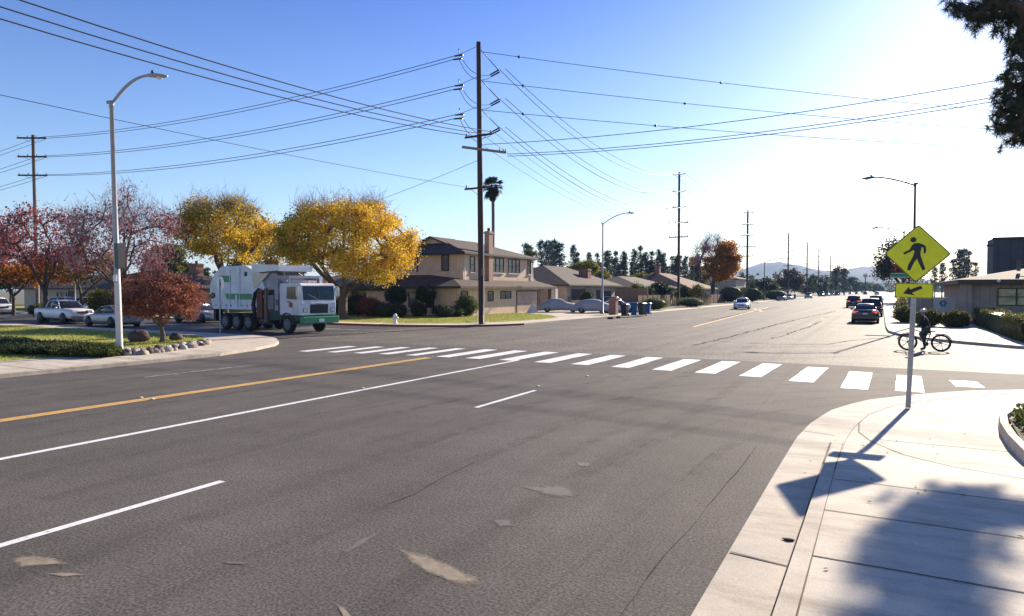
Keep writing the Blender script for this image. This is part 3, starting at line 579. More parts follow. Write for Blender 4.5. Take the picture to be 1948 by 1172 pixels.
# pole behind the crimson maples
LP = (-84.0, 40.4)
lp = pole(LP, 20.0, 0.22, 0.15, -0.02, 'slim wooden pole with three crossarms rising behind the crimson trees', [(19.6, 3.1, 'wood_pole', R(35), 4, .16), (17.5, 3.1, 'wood_pole', R(35), 4, .16), (15.4, 3.1, 'wood_pole', R(35), 4, .16)], 'wood_pole_grey')
LB = ["one of two thin wires between the top levels of corner pole and left pole", "one of two thin wires between the middle levels of corner pole and left pole", "one of two thin wires between the third levels of corner pole and left pole"]
LC = ["thin wire leaving the %s level of the left pole out of frame" % q for q in ('top', 'middle', 'lowest')]
for i, e in enumerate(ends_w):
    lv = i // 2; zz = (19.75, 17.65, 15.55)[lv] - (i % 2) * .05
    q = (LP[0] + (0.4 if i % 2 == 0 else 1.2), LP[1] + (0.1 if i % 2 == 0 else .75), zz)
    wire(e, q, 1.0, LB[lv], 'side street wires level %s' % ('one', 'two', 'three')[lv])
    wire(q, (q[0] - 62, q[1] + 1, q[2] - .6), 1.2, LC[lv], 'side street wires beyond the left pole level %s' % ('one', 'two', 'three')[lv])
# avenue poles
FP = [(-26.1, 98.1), (-25.9, 154.7), (-25.0, 221.3), (-23.8, 268), (-23.6, 318), (-22.5, 378), (-22.3, 440), (-22, 505)]
FN = ['dark wooden pole with six crossarms standing right of the dark round tree by the fence', 'wooden pole just right of the orange and grey tree', 'wooden pole rising out of the bare brownish round tree', 'wooden pole, the third beyond the orange tree', 'wooden pole, the fourth beyond the orange tree', 'wooden pole, the fifth beyond the orange tree', 'faint small pole far along the avenue', 'faintest pole at the end of the avenue row']
for i, ((x, y), lb) in enumerate(zip(FP, FN)):
    A = [(19.5, 2.6, 'wood_pole', 0, 3, .14), (16.9, 2.6, 'wood_pole', 0, 3, .14), (14.5, 2.6, 'wood_pole', 0, 3, .14), (12.0, 3.6, 'wood_pole', 0, 4, .14), (9.9, 2.6, 'wood_pole', 0, 3, .14)] if i else [(19.4, 1.9, 'wood_pole', 0, 3, .12), (16.9, 1.9, 'wood_pole', 0, 3, .12), (14.6, 1.9, 'wood_pole', 0, 3, .12), (12.3, 2.9, 'wood_pole', 0, 4, .14), (10.2, 2.9, 'wood_pole', 0, 4, .14)]
    pole((x, y), 20.0 if i else 19.7, 0.2 + .03 * (i > 0), 0.15 + .03 * (i > 0), 0.0, lb, A)
for i, e in enumerate(ends_n):
    lv = i // 2; s = -1 if i % 2 == 0 else 1
    prev = e
    for j, (x, y) in enumerate(FP[:5]):
        q = (x + s * .9, y, (19.65, 17.15, 14.85)[lv])
        lb = 'one of two wires from the %s level of the corner pole along the avenue' % ('top', 'second', 'third')[lv] if j == 0 else 'one of two %s level avenue wires past the %s' % (('top', 'second', 'third')[lv], ('dark wooden pole by the fence', 'pole beside the orange tree', 'pole above the bare round tree', 'third pole beyond the orange tree')[j - 1])
        wire(prev, q, 2.6 if j == 0 else 1.4, lb, 'avenue wires span %s level %s' % (('one', 'two', 'three', 'four', 'five')[j], ('one', 'two', 'three')[lv]), r=.03 if j == 0 else .024)
        prev = q
# distribution wires from behind the camera to the lower crossarm and on along the avenue
for i, dx in enumerate((-1.0, 0.0, 1.0)):
    a = (MP[0] + dx, MP[1], 13.35)
    wire((MP[0] + dx * 1.2, -22, 13.5), a, 2.0, 'one of three wires from the upper left sky to the corner pole crossarm', 'three wires from the upper left')
    wire(a, (FP[0][0] + dx * .9, FP[0][1], 12.5), 2.2, 'one of three faint wires dropping from the corner pole crossarm along the avenue', 'three lower avenue wires', r=.018)
wire((MP[0] - 1, -30, 9.9), (MP[0] - 1, MP[1], 9.7), 0.9, 'single faint wire passing behind the top of the left street lamp', None, r=.012)
wire((MP[0], MP[1] + .2, 11.7), (-75, 52, 7.5), 1.2, 'thin wire sloping down left from the corner pole above the golden trees', None, r=.016)
# across the road to the right
for i, (z, zz, yy, sg) in enumerate(((12.6, 13.2, 38.0, .9), (12.15, 12.4, 37.6, .9), (12.0, 12.25, 37.9, .9))):
    wire((MP[0] + .2 + .9 * (i > 0), MP[1] + 1.7 * (i > 0), z), (16, yy, zz), sg, 'one of three dark wires crossing the avenue towards the pine branches', 'three wires crossing the avenue', r=.021)
for i, (z, v2, ks) in enumerate(((19.0, 210, (.045, .31)), (17.0, 240, (.05, .26)), (15.0, 268, (.05, .22)))):
    ex, ey = onD(2150, 60); a = Vector((MP[0], MP[1], z)); b = Vector((ex, ey, hz(v2 + 22, 60)))
    o, pts = wire(a, b, .5, 'thin guy wire with dark knots reaching right from the %s level of the corner pole' % ('top', 'second', 'third')[i], None, r=.02)
    for k in ks:
        s_ = k; p = a.lerp(b, s_); p.z -= 4 * .5 * s_ * (1 - s_); q = a.lerp(b, s_ + .004)
        g = MB(); g.ball(p, .1, .1, .1, 8, 6); g.build('knob', 'insulator', o)

# ------------------------------------------------------------------ street lamps
def lamp(x, y, h, adir, reach, rise, label, r=0.1, mt='steel_lamp', lean=0.0, banner=False, curve=1.0):
    t = thing('street_lamp', label, 'street lamp', (x, y, 0.12)); t.rotation_euler = (0, lean, 0)
    g = MB(); g.tube([(0, 0, 0), (0, 0, h * .5), (0, 0, h)], [r, r * .8, r * .58], 12); g.build('pole', mt, t)
    g = MB(); g.lathe([(r * 2.0, -.02), (r * 2.0, .05), (r * 1.3, .12), (r * 1.05, .3)], 12); g.build('base', mt, t)
    pts = []
    for i in range(10):
        s_ = i / 9; pts.append((math.cos(adir) * reach * s_, math.sin(adir) * reach * s_, h - .12 + rise * (1 - (1 - s_) ** (1 + curve))))
    g = MB(); g.tube(pts, [r * .5] * 6 + [r * .42] * 4, 8); g.lathe([(r * .75, 0), (r * .75, .25)], 10, Matrix.Translation((0, 0, h - .22))); g.tube([(0, 0, h), (-math.cos(adir) * .16, -math.sin(adir) * .16, h - .02)], [.06, .06], 6); g.build('arm', mt, t)
    e = Vector(pts[-1]); g = MB(); g.M = Matrix.Translation(e) @ Matrix.Rotation(adir, 4, 'Z')
    g.loft([[(x_, w * math.cos(a), zc_ + hh * math.sin(a)) for a in [2 * math.pi * k / 10 for k in range(10)]] for x_, w, hh, zc_ in ((-.08, .05, .05, 0), (.05, .10, .07, 0), (.3, .15, .08, -.02), (.55, .13, .05, -.04), (.68, .04, .02, -.05))])
    hd = g.build('lamp_head', mt, t)
    g = MB(); g.M = Matrix.Translation(e) @ Matrix.Rotation(adir, 4, 'Z'); g.lathe([(.10, -.13), (.11, -.09), (.05, -.05)], 10, Matrix.Translation((.36, 0, 0))); g.build('lens', 'lens_white', hd)
    g = MB(); g.M = Matrix.Translation(e); g.lathe([(.05, .05), (.05, .16), (.03, .18)], 8, Matrix.Translation((math.cos(adir) * .12, math.sin(adir) * .12, 0))); g.build('photocell', 'black', hd)
    return t
l1 = lamp(-24.72, 14.61, 9.35, R(28), 1.45, 1.05, 'grey street lamp with white painted foot by the stone border at left', r=.115, lean=-0.03)
g = MB(); g.tube([(0, 0, 0.2), (0, 0, 2.65)], [.117, .108], 14, caps=False); g.build('painted_band', 'trim_white', l1)
g = MB(); g.box(.07, .30, -.12, .14, 3.2, 4.1); g.build('cabinet', 'steel_dark', l1)
g = MB(); g.box(-.05, .14, -.13, -.09, 2.7, 2.95); g.build('label_plate', 'plate', l1)
lamp(-24.1, 62.2, 9.0, R(-5), 2.7, .95, 'slim street lamp beside the covered cars in the driveway', r=.1)
l3 = lamp(1.84, 49.6, 9.15, R(180), 2.35, .7, 'street lamp rising behind the yellow pedestrian sign', r=.1, curve=.6, mt='steel_dark')
lamp(2.3, 89.6, 9.15, R(180), 2.7, .7, 'second street lamp peeking left above the yellow diamond sign', r=.11, mt='steel_dark', curve=.9)
lamp(-23.9, 166, 8.9, R(0), 3.4, .9, 'small distant street lamp in front of the blue hills', r=.13, mt='steel_dark')
g = MB(); g.box(-1.15, .02, -.16, -.13, 3.18, 3.48); sp_ = g.build('street_name_sign', 'sign_green'); sp_.location = (1.7, 49.5, .12)
tag(sp_, 'green street name sign fixed on the lamp behind the yellow sign', 'street sign')
g = MB(); g.box(-1.12, -.01, -.168, -.161, 3.2, 3.22); g.box(-1.12, -.01, -.168, -.161, 3.44, 3.46); bd = g.build('border', 'sign_white', sp_)
l6 = lamp(-58, 36.8, 6.7, R(180), .6, .1, 'short lamp post with white head right of the bare crimson tree', r=.09, mt='steel_lamp')
l7 = lamp(-70, 37, 4.6, R(0), .5, .1, 'low lamp with pale round head behind the white pickup', r=.08, mt='steel_lamp')

# ------------------------------------------------------------------ signs
sg = thing('pedestrian_crossing_sign', 'yellow diamond walking figure sign over an arrow plaque on a grey post', 'road sign', (0.54, 16.27, 0.02))
sg.rotation_euler = (0, R(1.7), 0)
g = MB()
g.box(-.03, .03, .025, .035, 0, 3.78); g.box(-.038, -.03, -.005, .035, 0, 3.78); g.box(.03, .038, -.005, .035, 0, 3.78)
g.box(-.05, -.038, -.005, .003, 0, 3.78); g.box(.038, .05, -.005, .003, 0, 3.78); g.build('post', 'zinc', sg)
g = MB(); g.box(-.036, .036, -.012, .0, 2.72, 3.7); g.box(-.036, .036, -.012, .0, 2.2, 2.6); g.build('bracket', 'zinc', sg)
def rounded(poly, r, n=4):
    out = []; k = len(poly)
    for i in range(k):
        p = Vector(poly[i]); a = Vector(poly[i - 1]); b = Vector(poly[(i + 1) % k]); u = (a - p).normalized(); w = (b - p).normalized()
        for j in range(n + 1):
            t = j / n; q = (p + u * r) * (1 - t) ** 2 + p * 2 * t * (1 - t) + (p + w * r) * t * t; out.append((q.x, q.y))
    return out
DZ = 3.24; DX = .02; HD = .605
def plate2(name, poly, y0, y1, m, par, rot=None, cx=DX, cz=DZ):
    g = MB(); g.M = Matrix.Translation((cx, 0, cz)) @ Matrix.Rotation(R(4), 4, 'Z'); g.prism(poly, y0, y1, 'y'); return g.build(name, m, par)
dia = [(0, HD), (-HD, 0), (0, -HD), (HD, 0)]
pl = plate2('diamond_panel', rounded(dia, .06), -.016, -.013, 'sign_yellow', sg)
def ringpoly(mb, o, i, y):
    n = len(o); mb.add([(p[0], y, p[1]) for p in o] + [(p[0], y, p[1]) for p in i], [(k, (k + 1) % n, (k + 1) % n + n, k + n) for k in range(n)])
g = MB(); g.M = Matrix.Translation((DX, 0, DZ)) @ Matrix.Rotation(R(4), 4, 'Z')
ringpoly(g, rounded([(p[0] * .995, p[1] * .995) for p in dia], .06), rounded([(p[0] * .955, p[1] * .955) for p in dia], .055), -.0185); g.build('border', 'sign_black', pl)
S_ = HD / 320.0
def zp(pts, cx=628, cy=473): return [((x - cx) * S_, (cy - y) * S_) for x, y in pts]
body = [(572, 385), (600, 357), (640, 355), (690, 375), (708, 395), (712, 440), (706, 470), (692, 470), (684, 408), (668, 398), (663, 430), (660, 480), (668, 512), (714, 642), (688, 658), (655, 590), (630, 527), (603, 570), (570, 658), (540, 654), (548, 600), (590, 505), (602, 450), (590, 432), (572, 447), (507, 485), (494, 464), (555, 430)]
g = MB(); g.M = Matrix.Translation((DX, 0, DZ)) @ Matrix.Rotation(R(4), 4, 'Z')
g.prism(zp(body), -.0192, -.0165, 'y'); hc = zp([(586, 320)])[0]; g.prism([(hc[0] + .055 * math.cos(a * math.pi / 10), hc[1] + .055 * math.sin(a * math.pi / 10)) for a in range(20)], -.0192, -.0165, 'y')
g.build('walking_figure', 'sign_black', pl)
PZ = 2.47; pw, ph = .35, .155
rect = [(-pw, -ph), (pw, -ph), (pw, ph), (-pw, ph)]
pq = plate2('arrow_panel', rounded(rect, .035), -.016, -.013, 'sign_yellow', sg, cz=PZ, cx=0)
g = MB(); g.M = Matrix.Translation((0, 0, PZ)) @ Matrix.Rotation(R(4), 4, 'Z')
ringpoly(g, rounded([(p[0] * .985, p[1] * .97) for p in rect], .032), rounded([(p[0] * .95, p[1] * .9) for p in rect], .028), -.0185); g.build('border', 'trim_brown', pq)
arrow = [(500, 912), (553, 835), (564, 866), (664, 822), (686, 850), (584, 903), (614, 930)]
g = MB(); g.M = Matrix.Translation((0, 0, PZ)) @ Matrix.Rotation(R(4), 4, 'Z'); g.prism(zp(arrow, 604, 878), -.0192, -.0165, 'y'); g.build('arrow', 'sign_black', pq)
# stop sign seen from behind
ss = thing('stop_sign', 'stop sign seen from its pale blank back in front of the garbage truck', 'road sign', (*G(419, 638.5), .12), R(-10))
g = MB(); g.tube([(0, 0, 0), (0, 0, 3.0)], .035, 8); g.build('post', 'zinc', ss)
g = MB(); oc = [(.42 * math.cos(R(22.5 + 45 * i)), .42 * math.sin(R(22.5 + 45 * i)) + 2.72) for i in range(8)]; g.prism(oc, .04, .044, 'y'); pn = g.build('panel', 'sign_back', ss)
g = MB(); g.prism([(p[0] * .99, (p[1] - 2.72) * .99 + 2.72) for p in oc], .0445, .046, 'y'); g.build('front_face', 'lens_red', pn)
g = MB(); g.box(-.04, .04, .0, .04, 2.62, 2.8); g.build('bracket', 'steel_dark', ss)
ds = thing('warning_sign', 'small pale diamond sign on a thin post before the orange tree', 'road sign', (*G(1352, 578), .1))
g = MB(); g.tube([(0, 0, 0), (0, 0, 4.2)], .06, 6); g.build('post', 'zinc', ds)
g = MB(); g.prism([(0, 4.9), (-.7, 4.2), (0, 3.5), (.7, 4.2)], -.08, -.06, 'y'); g.build('panel', 'sign_back', ds)

# ------------------------------------------------------------------ houses
def hip(x0, x1, y0, y1, ze, rise, ov=.5, ridge='y', gable=(0, 0), th=.18, inset=None):
    """hip roof; ridge along x or y; gable fraction per end (1 = gable, 0 = full hip)"""
    g = MB(); x0 -= ov; x1 += ov; y0 -= ov; y1 += ov
    if ridge == 'y':
        w = (x1 - x0) / 2; cx = (x0 + x1) / 2; a = y0 + w * (1 - gable[0]); b = y1 - w * (1 - gable[1]); r1, r2 = (cx, a, ze + rise), (cx, b, ze + rise)
    else:
        w = (y1 - y0) / 2; cy = (y0 + y1) / 2; a = x0 + w * (1 - gable[0]); b = x1 - w * (1 - gable[1]); r1, r2 = (a, cy, ze + rise), (b, cy, ze + rise)
    c = [(x0, y0, ze), (x1, y0, ze), (x1, y1, ze), (x0, y1, ze)]; lo = [(p[0], p[1], p[2] - th) for p in c]
    vs = c + [r1, r2] + lo
    top = [(0, 1, 4), (1, 2, 5, 4), (2, 3, 5), (3, 0, 4, 5)] if ridge == 'y' else [(0, 1, 5, 4), (1, 2, 5), (2, 3, 4, 5), (3, 0, 4)]
    g.add(vs, top); g.mi = 1; g.add(vs, [(0, 6, 7, 1), (1, 7, 8, 2), (2, 8, 9, 3), (3, 9, 6, 0), (9, 8, 7, 6)])
    return g
def window(house, face, a0, a1, z0, z1, p, panes=1, frame='trim_dark', glass='window_glass', sill=None, rail=True, parent_is_wall=None):
    """face: 'E' (+X wall at x=p) or 'S' (-Y wall at y=p); house coordinates are world"""
    def bx(g, u0, u1, w0, w1, d0, d1):
        if face == 'E': g.box(p + d0, p + d1, u0, u1, w0, w1)
        else: g.box(u0, u1, p - d1, p - d0, w0, w1)
    f = MB(); t = .07
    bx(f, a0, a1, z1 - t, z1, -.02, .07); bx(f, a0, a1, z0, z0 + t, -.02, .07); bx(f, a0, a0 + t, z0 + t, z1 - t, -.02, .07); bx(f, a1 - t, a1, z0 + t, z1 - t, -.02, .07)
    for i in range(1, panes):
        c = a0 + (a1 - a0) * i / panes; bx(f, c - t * .7, c + t * .7, z0 + t, z1 - t, -.02, .065)
    if rail: bx(f, a0 + t, a1 - t, (z0 + z1) / 2 - .03, (z0 + z1) / 2 + .03, -.02, .05)
    fo = f.build('window', frame, house); fo.location = (0, 0, 0)
    q = MB(); bx(q, a0 + t * .5, a1 - t * .5, z0 + t * .5, z1 - t * .5, .0, .02); q.build('pane', glass, fo)
    if sill:
        q = MB(); bx(q, a0 - .05, a1 + .05, z0 - .08, z0 - .003, -.02, .13); q.build('sill', sill, fo)
    return fo
def door(house, face, a0, a1, z0, z1, p, m, handle=True, name='door', frame='trim_brown'):
    def bx(g, u0, u1, w0, w1, d0, d1):
        if face == 'E': g.box(p + d0, p + d1, u0, u1, w0, w1)
        else: g.box(u0, u1, p - d1, p - d0, w0, w1)
    g = MB(); bx(g, a0, a1, z0, z1, -.02, .03); o = g.build(name, m, house)
    g = MB(); bx(g, a0 - .12, a0 - .002, z0, z1 + .12, -.02, .06); bx(g, a1 + .002, a1 + .12, z0, z1 + .12, -.02, .06); bx(g, a0 - .001, a1 + .001, z1 + .002, z1 + .12, -.02, .06); g.build('frame', frame, o)
    if handle: g = MB(); bx(g, a1 - .15, a1 - .08, z0 + .95, z0 + 1.05, .03, .08); g.build('handle', 'zinc', o)
    return o
def chimney(house, x0, x1, y0, y1, z0, z1, m='brick_pink', parent=None):
    g = MB(); g.box(x0, x1, y0, y1, z0, z1); g.box(x0 - .06, x1 + .06, y0 - .06, y1 + .06, z1 - .25, z1 - .1)
    o = g.build('chimney', m, parent or house)
    g = MB(); g.lathe([(.14, 0), (.16, .3), (.1, .34)], 10, Matrix.Translation(((x0 + x1) / 2, (y0 + y1) / 2, z1))); g.build('flue', 'rock_dark', o)
    return o

# two storey corner house
A = thing('two_storey_house', 'beige two storey house with brown hip roofs and pink brick chimney on the corner', 'house')
g = MB(); g.box(-46, -33.6, 52.5, 66.8, .1, 2.9); g.box(-36.3, -33.602, 50.8, 52.498, .1, 2.9); g.build('lower_wall', 'beige_siding', A)
g = MB(); g.box(-44.5, -35.0, 53.7, 68.2, 2.901, 6.15); g.build('upper_wall', 'beige_siding', A)
g = MB()   # skirt roof round the lower storey
def skirt(g, pts_out, pts_in, zo, zi, th=.2):
    n = len(pts_out)
    vs = [(p[0], p[1], zo) for p in pts_out] + [(p[0], p[1], zi) for p in pts_in] + [(p[0], p[1], zo - th) for p in pts_out] + [(p[0], p[1], zo - th) for p in pts_in]
    g.mi = 0; g.add(vs, [(i, i + 1, i + 1 + n, i + n) for i in range(n - 1)]); g.mi = 1
    g.add(vs, [(i + 1, i, i + 2 * n, i + 1 + 2 * n) for i in range(n - 1)] + [(i + 2 * n, i + 3 * n, i + 1 + 3 * n, i + 1 + 2 * n) for i in range(n - 1)])
skirt(g, [(-32.9, 50.1), (-32.9, 70.6)], [(-35.1, 52.3), (-35.1, 69.5)], 2.86, 3.55)
g.mi = 0; g.add([(-37.0, 50.1, 2.86), (-32.9, 50.1, 2.86), (-35.1, 52.3, 3.55), (-37.0, 54.5, 2.86)], [(0, 1, 2), (0, 2, 3)])
g.add([(-35.1, 52.3, 3.55), (-35.1, 54.2, 3.55), (-37.0, 54.5, 2.86)], [(0, 1, 2)])
g.mi = 1; g.add([(-37.0, 50.1, 2.86), (-32.9, 50.1, 2.86), (-32.9, 50.1, 2.66), (-37.0, 50.1, 2.66)], [(0, 3, 2, 1)])
g.mi = 0; g.add([(-47, 51.6, 2.865), (-37.01, 51.6, 2.865), (-37.01, 51.6, 2.865), (-38.9, 53.69, 4.0), (-45.0, 53.69, 4.0), (-35.2, 53.69, 3.6)], [(0, 1, 3, 4), (1, 5, 3)])
g.mi = 1; g.add([(-47, 51.6, 2.865), (-37.01, 51.6, 2.865), (-37.01, 51.6, 2.66), (-47, 51.6, 2.66)], [(0, 3, 2, 1)]); g.add([(-47, 51.6, 2.66), (-37.01, 51.6, 2.66), (-37.01, 52.6, 2.66), (-47, 52.6, 2.66)], [(0, 3, 2, 1)])
g.build('lower_roof', ['roof_brown', 'trim_dark'], A)
rf = hip(-44.5, -35.0, 53.7, 68.2, 6.12, 1.75, .6, 'y', (.35, .0)).build('upper_roof', ['roof_brown', 'trim_dark'], A)
g = MB(); ya = 53.7 - .6 + 5.35 * .65 - 1.3      # the little gable over the front hip
g.mi = 0; g.add([(-39.75, ya - .45, 7.93), (-39.75, ya + 4, 7.93), (-37.6, ya - .45, 7.12), (-37.6, ya + 4, 7.12), (-41.9, ya - .45, 7.12), (-41.9, ya + 4, 7.12)], [(0, 2, 3, 1), (0, 1, 5, 4)])
g.mi = 1; g.add([(-39.75, ya - .46, 7.93), (-37.6, ya - .46, 7.12), (-37.6, ya - .46, 6.98), (-39.75, ya - .46, 7.77), (-41.9, ya - .46, 7.12), (-41.9, ya - .46, 6.98)], [(0, 3, 2, 1), (0, 4, 5, 3)])
g.mi = 2; g.add([(-39.75, ya, 7.85), (-37.7, ya, 7.1), (-37.7, ya, 6.6), (-41.8, ya, 6.6), (-41.8, ya, 7.1)], [(0, 4, 3, 2, 1)]); g.build('gable', ['roof_brown', 'trim_dark', 'beige_siding'], rf)
chimney(A, -35.05, -34.5, 57.7, 58.5, 3.3, 8.45, parent=rf)
window(A, 'S', -41.35, -40.35, 4.35, 5.95, 53.7); window(A, 'S', -37.85 + .35, -36.6, 4.35, 5.95, 53.7)
window(A, 'E', 54.9, 55.75, 4.25, 5.8, -35.0, sill='trim_white')
window(A, 'E', 59.0, 61.5, 4.3, 5.85, -35.0, 3, sill='trim_white'); window(A, 'E', 62.5, 65.1, 4.3, 5.85, -35.0, 3, sill='trim_white'); window(A, 'E', 67.0, 67.8, 4.3, 5.85, -35.0, sill='trim_white')
window(A, 'E', 58.4, 60.6, 1.6, 2.4, -33.6, 2, rail=False, sill='trim_white'); window(A, 'E', 55.9, 57.0, 1.4, 2.4, -33.6, 1, rail=False); window(A, 'E', 51.2, 52.3, 0.9, 2.4, -33.6)
window(A, 'S', -40.6, -39.6, .8, 2.3, 52.5); window(A, 'S', -38.4, -37.0, .8, 2.3, 52.5, 2)
door(A, 'E', 61.9, 66.6, .12, 2.35, -33.6, 'garage_siding', name='garage_door')
g = MB(); g.box(-33.5, -33.2, 69.2, 69.5, .12, 2.66); g.build('porch_post', 'trim_brown', A)
g = MB(); g.box(-33.5, -32.9, 70.0, 70.6, .12, 2.66); g.build('porch_post', 'trim_white', A)
g = MB(); g.tube([(-34.9, 53.8, 6.0), (-34.9, 53.8, 3.5)], .05, 6); g.tube([(-34.9, 68.1, 6.0), (-34.9, 68.1, 3.5)], .05, 6); g.build('downspout', 'trim_white', A)
g = MB(); g.box(-48.3, -44.6, 56, 62, 2.8, 5.0); g.build('side_wing_wall', 'beige_siding', A)
hip(-48.3, -44.6, 56, 62, 5.0, .8, .3).build('side_wing_roof', ['roof_brown', 'trim_dark'], A)

B = thing('ranch_house', 'low tan roofed house behind the big golden tree', 'house')
g = MB(); g.box(-56.5, -49.5, 54, 66, .1, 2.9); g.box(-49.498, -42.6, 55, 66, .1, 2.9); g.build('wall', 'beige_siding', B)
hip(-57.5, -42.8, 54, 68, 2.95, 2.4, .7, 'x', (0.1, 0.25)).build('roof', ['roof_tan', 'trim_dark'], B)
g = MB(); g.add([(-51.5, 51.9, 2.7), (-42.4, 51.9, 2.7), (-42.4, 54.9, 3.75), (-50.5, 54.9, 3.75)], [(0, 1, 2, 3)]); g.mi = 1; g.add([(-51.5, 51.9, 2.7), (-42.4, 51.9, 2.7), (-42.4, 51.9, 2.45), (-51.5, 51.9, 2.45)], [(0, 3, 2, 1)]); g.build('porch_roof', ['roof_dark', 'trim_dark'], B)
window(B, 'S', -48.5, -47.5, .7, 2.2, 55); window(B, 'S', -45.2, -44.3, .7, 2.2, 55); window(B, 'S', -54, -52, 1, 2.2, 54, 2); door(B, 'S', -46.9, -46, .12, 2.2, 55, 'trim_brown')
chimney(B, -60.0 + 8, -51.2, 60, 60.9, 4.8, 6.2, 'brick_red')

Cc = thing('gabled_house', 'brown hip roofed house with two red chimneys behind the covered cars', 'house')
g = MB(); g.box(-47, -34.2, 76, 94, .1, 3.15); g.box(-47, -38, 71.5, 75.998, .1, 3.15); g.build('wall', 'pale_siding', Cc)
rfc = hip(-47, -34.2, 76, 94, 3.2, 2.7, .7, 'y', (0.0, 0.3)).build('roof', ['roof_taupe', 'trim_dark'], Cc)
hip(-48, -38, 71.5, 80, 3.15, 2.0, .6, 'x', (0, 0)).build('wing_roof', ['roof_taupe', 'trim_dark'], Cc)
chimney(Cc, -39.9, -38.7, 73.2, 74.4, 3.6, 5.6, 'brick_red', rfc); chimney(Cc, -37.3, -35.9, 87, 88.2, 3.6, 5.5, 'brick_red', rfc)
door(Cc, 'E', 77.5, 82, .12, 2.5, -34.2, 'trim_dark', name='garage_door', handle=False); door(Cc, 'E', 86, 87.2, .12, 2.4, -34.2, 'trim_dark'); window(Cc, 'E', 88.6, 91.5, 1.0, 2.4, -34.2, 2); door(Cc, 'S', -44, -41, .12, 2.4, 71.5, 'trim_dark', name='garage_door', handle=False)
D = thing('low_house', 'low house with weathered shake roof behind the tan fence', 'house')
g = MB(); g.box(-44, -33, 101, 121, .1, 2.9); g.build('wall', 'pale_siding', D); hip(-44, -33, 101, 121, 2.95, 1.9, .7).build('roof', ['roof_shake', 'trim_dark'], D); window(D, 'E', 105, 108, 1, 2.3, -33, 2)
E_ = thing('terracotta_roofed_house', 'house with reddish sloping roof behind the dark wooden pole', 'house')
g = MB(); g.box(-48, -32, 127, 150, .1, 2.8); g.build('wall', 'pale_siding', E_); re_ = hip(-48, -32, 127, 150, 2.85, 3.2, .8, 'y', (0.15, .15)).build('roof', ['roof_terra', 'trim_dark'], E_); window(E_, 'E', 131, 134, .9, 2.3, -32, 2); chimney(E_, -40.6, -39.6, 134, 135, 5, 7.4, 'brick_red', re_)
Fh = thing('long_low_house', 'long low brown roofed house behind the white pickup', 'house')
g = MB(); g.box(-99, -66, 46, 54, .1, 2.8); g.build('wall', 'pale_siding', Fh); rff = hip(-99, -66, 46, 54, 2.8, 1.7, .8, 'x').build('roof', ['roof_taupe', 'trim_dark'], Fh)
for k in (-96, -91, -85, -79, -72): window(Fh, 'S', k, k + 2.2, .8, 2.2, 46, 2, glass='window_glass' if k % 2 else 'window_glass_painted_reflection')
door(Fh, 'S', -88.4, -87.3, .12, 2.3, 46, 'trim_brown'); chimney(Fh, -70.6, -69.4, 50, 51, 3.6, 5.6, 'brick_red', rff)
Hh = thing('grey_side_house', 'small house with red chimney between the crimson trees and the garbage truck', 'house')
g = MB(); g.box(-71, -60, 52, 62, .1, 2.8); g.build('wall', 'pale_siding', Hh); rfh = hip(-71, -60, 52, 62, 2.8, 1.9, .7, 'x').build('roof', ['roof_taupe', 'trim_dark'], Hh); window(Hh, 'S', -64, -62, .8, 2.2, 52, 2); chimney(Hh, -62.6, -61.5, 54, 55, 3.5, 6.0, 'brick_red', rfh)
Jh = thing('distant_house', 'distant two storey house peeking out behind the orange tree', 'house')
g = MB(); g.box(-50, -38, 208, 225, .1, 6.0); g.build('wall', 'pale_siding', Jh); hip(-50, -38, 208, 225, 6, 1.8, .8).build('roof', ['roof_terra', 'trim_dark'], Jh)

# right side buildings
K = thing('office_building', 'low grey office building with brown roof and reflecting windows at right', 'building')
g = MB(); g.box(5.75, 34, 58, 82, .1, 3.15); g.build('wall', 'grey_siding', K)
rfk = hip(5.75, 34, 58, 82, 3.25, 1.9, .9, 'x', (0.2, 0), th=.32).build('roof', ['roof_taupe', 'trim_brown'], K)
window(K, 'S', 7.25, 9.45, 1.4, 2.65, 58, 2, glass='window_glass_painted_reflection', frame='trim_brown'); window(K, 'S', 10.9, 13.2, 1.4, 2.65, 58, 2, glass='window_glass_painted_reflection', frame='trim_brown')
window(K, 'E', 66, 68, 1.2, 2.5, 34, 2)
g = MB(); g.box(5.0, 5.74, 57.6, 57.9, .1, 3.0); g.build('pilaster', 'grey_siding', K)
g = MB(); g.tube([(8.8, 60.5, 3.9), (8.8, 60.5, 4.7)], .12, 8); g.tube([(8.8, 60.5, 4.35), (9.2, 60.5, 4.35)], .06, 6); g.build('vent_pipe', 'wood_pole_grey', rfk)
g = MB(); g.box(9.3, 9.9, 60.3, 60.9, 3.9, 4.4); g.build('vent_box', 'trim_white', rfk)
g = MB(); g.ball((7.2, 57.05, 3.15), .12, .12, .12); g.build('flood_light', 'lens_white', K)
M_ = thing('dark_block_building', 'dark windowless block rising behind the office roof', 'building')
g = MB(); g.box(11.4, 48, 95, 100, .1, 8.5); g.build('wall', 'dark_panel', M_)
g = MB(); g.box(11.3, 48.2, 94.8, 94.999, 8.36, 8.6); g.build('parapet', 'trim_dark', M_)
g = MB(); g.box(10.8, 11.39, 95.2, 95.5, 7.6, 7.8); g.build('wall_light', 'trim_dark', M_)
Q = thing('monument_sign', 'pale sign wall with a round purple flower emblem behind the cyclist', 'sign', (3.9, 60.0, .1))
g = MB(); g.box(-.35, 1.05, -.15, .15, 0, 1.85); pnl = g.build('panel', 'panel_white', Q)
g = MB(); g.box(-1.5, -.352, -.10, .10, 0, 1.8); g.build('side_panel', 'grey_siding', Q)
g = MB(); g.box(-2.0, -1.502, -.10, .10, 0, 1.8); g.build('blue_panel', 'panel_blue', Q)
g = MB()
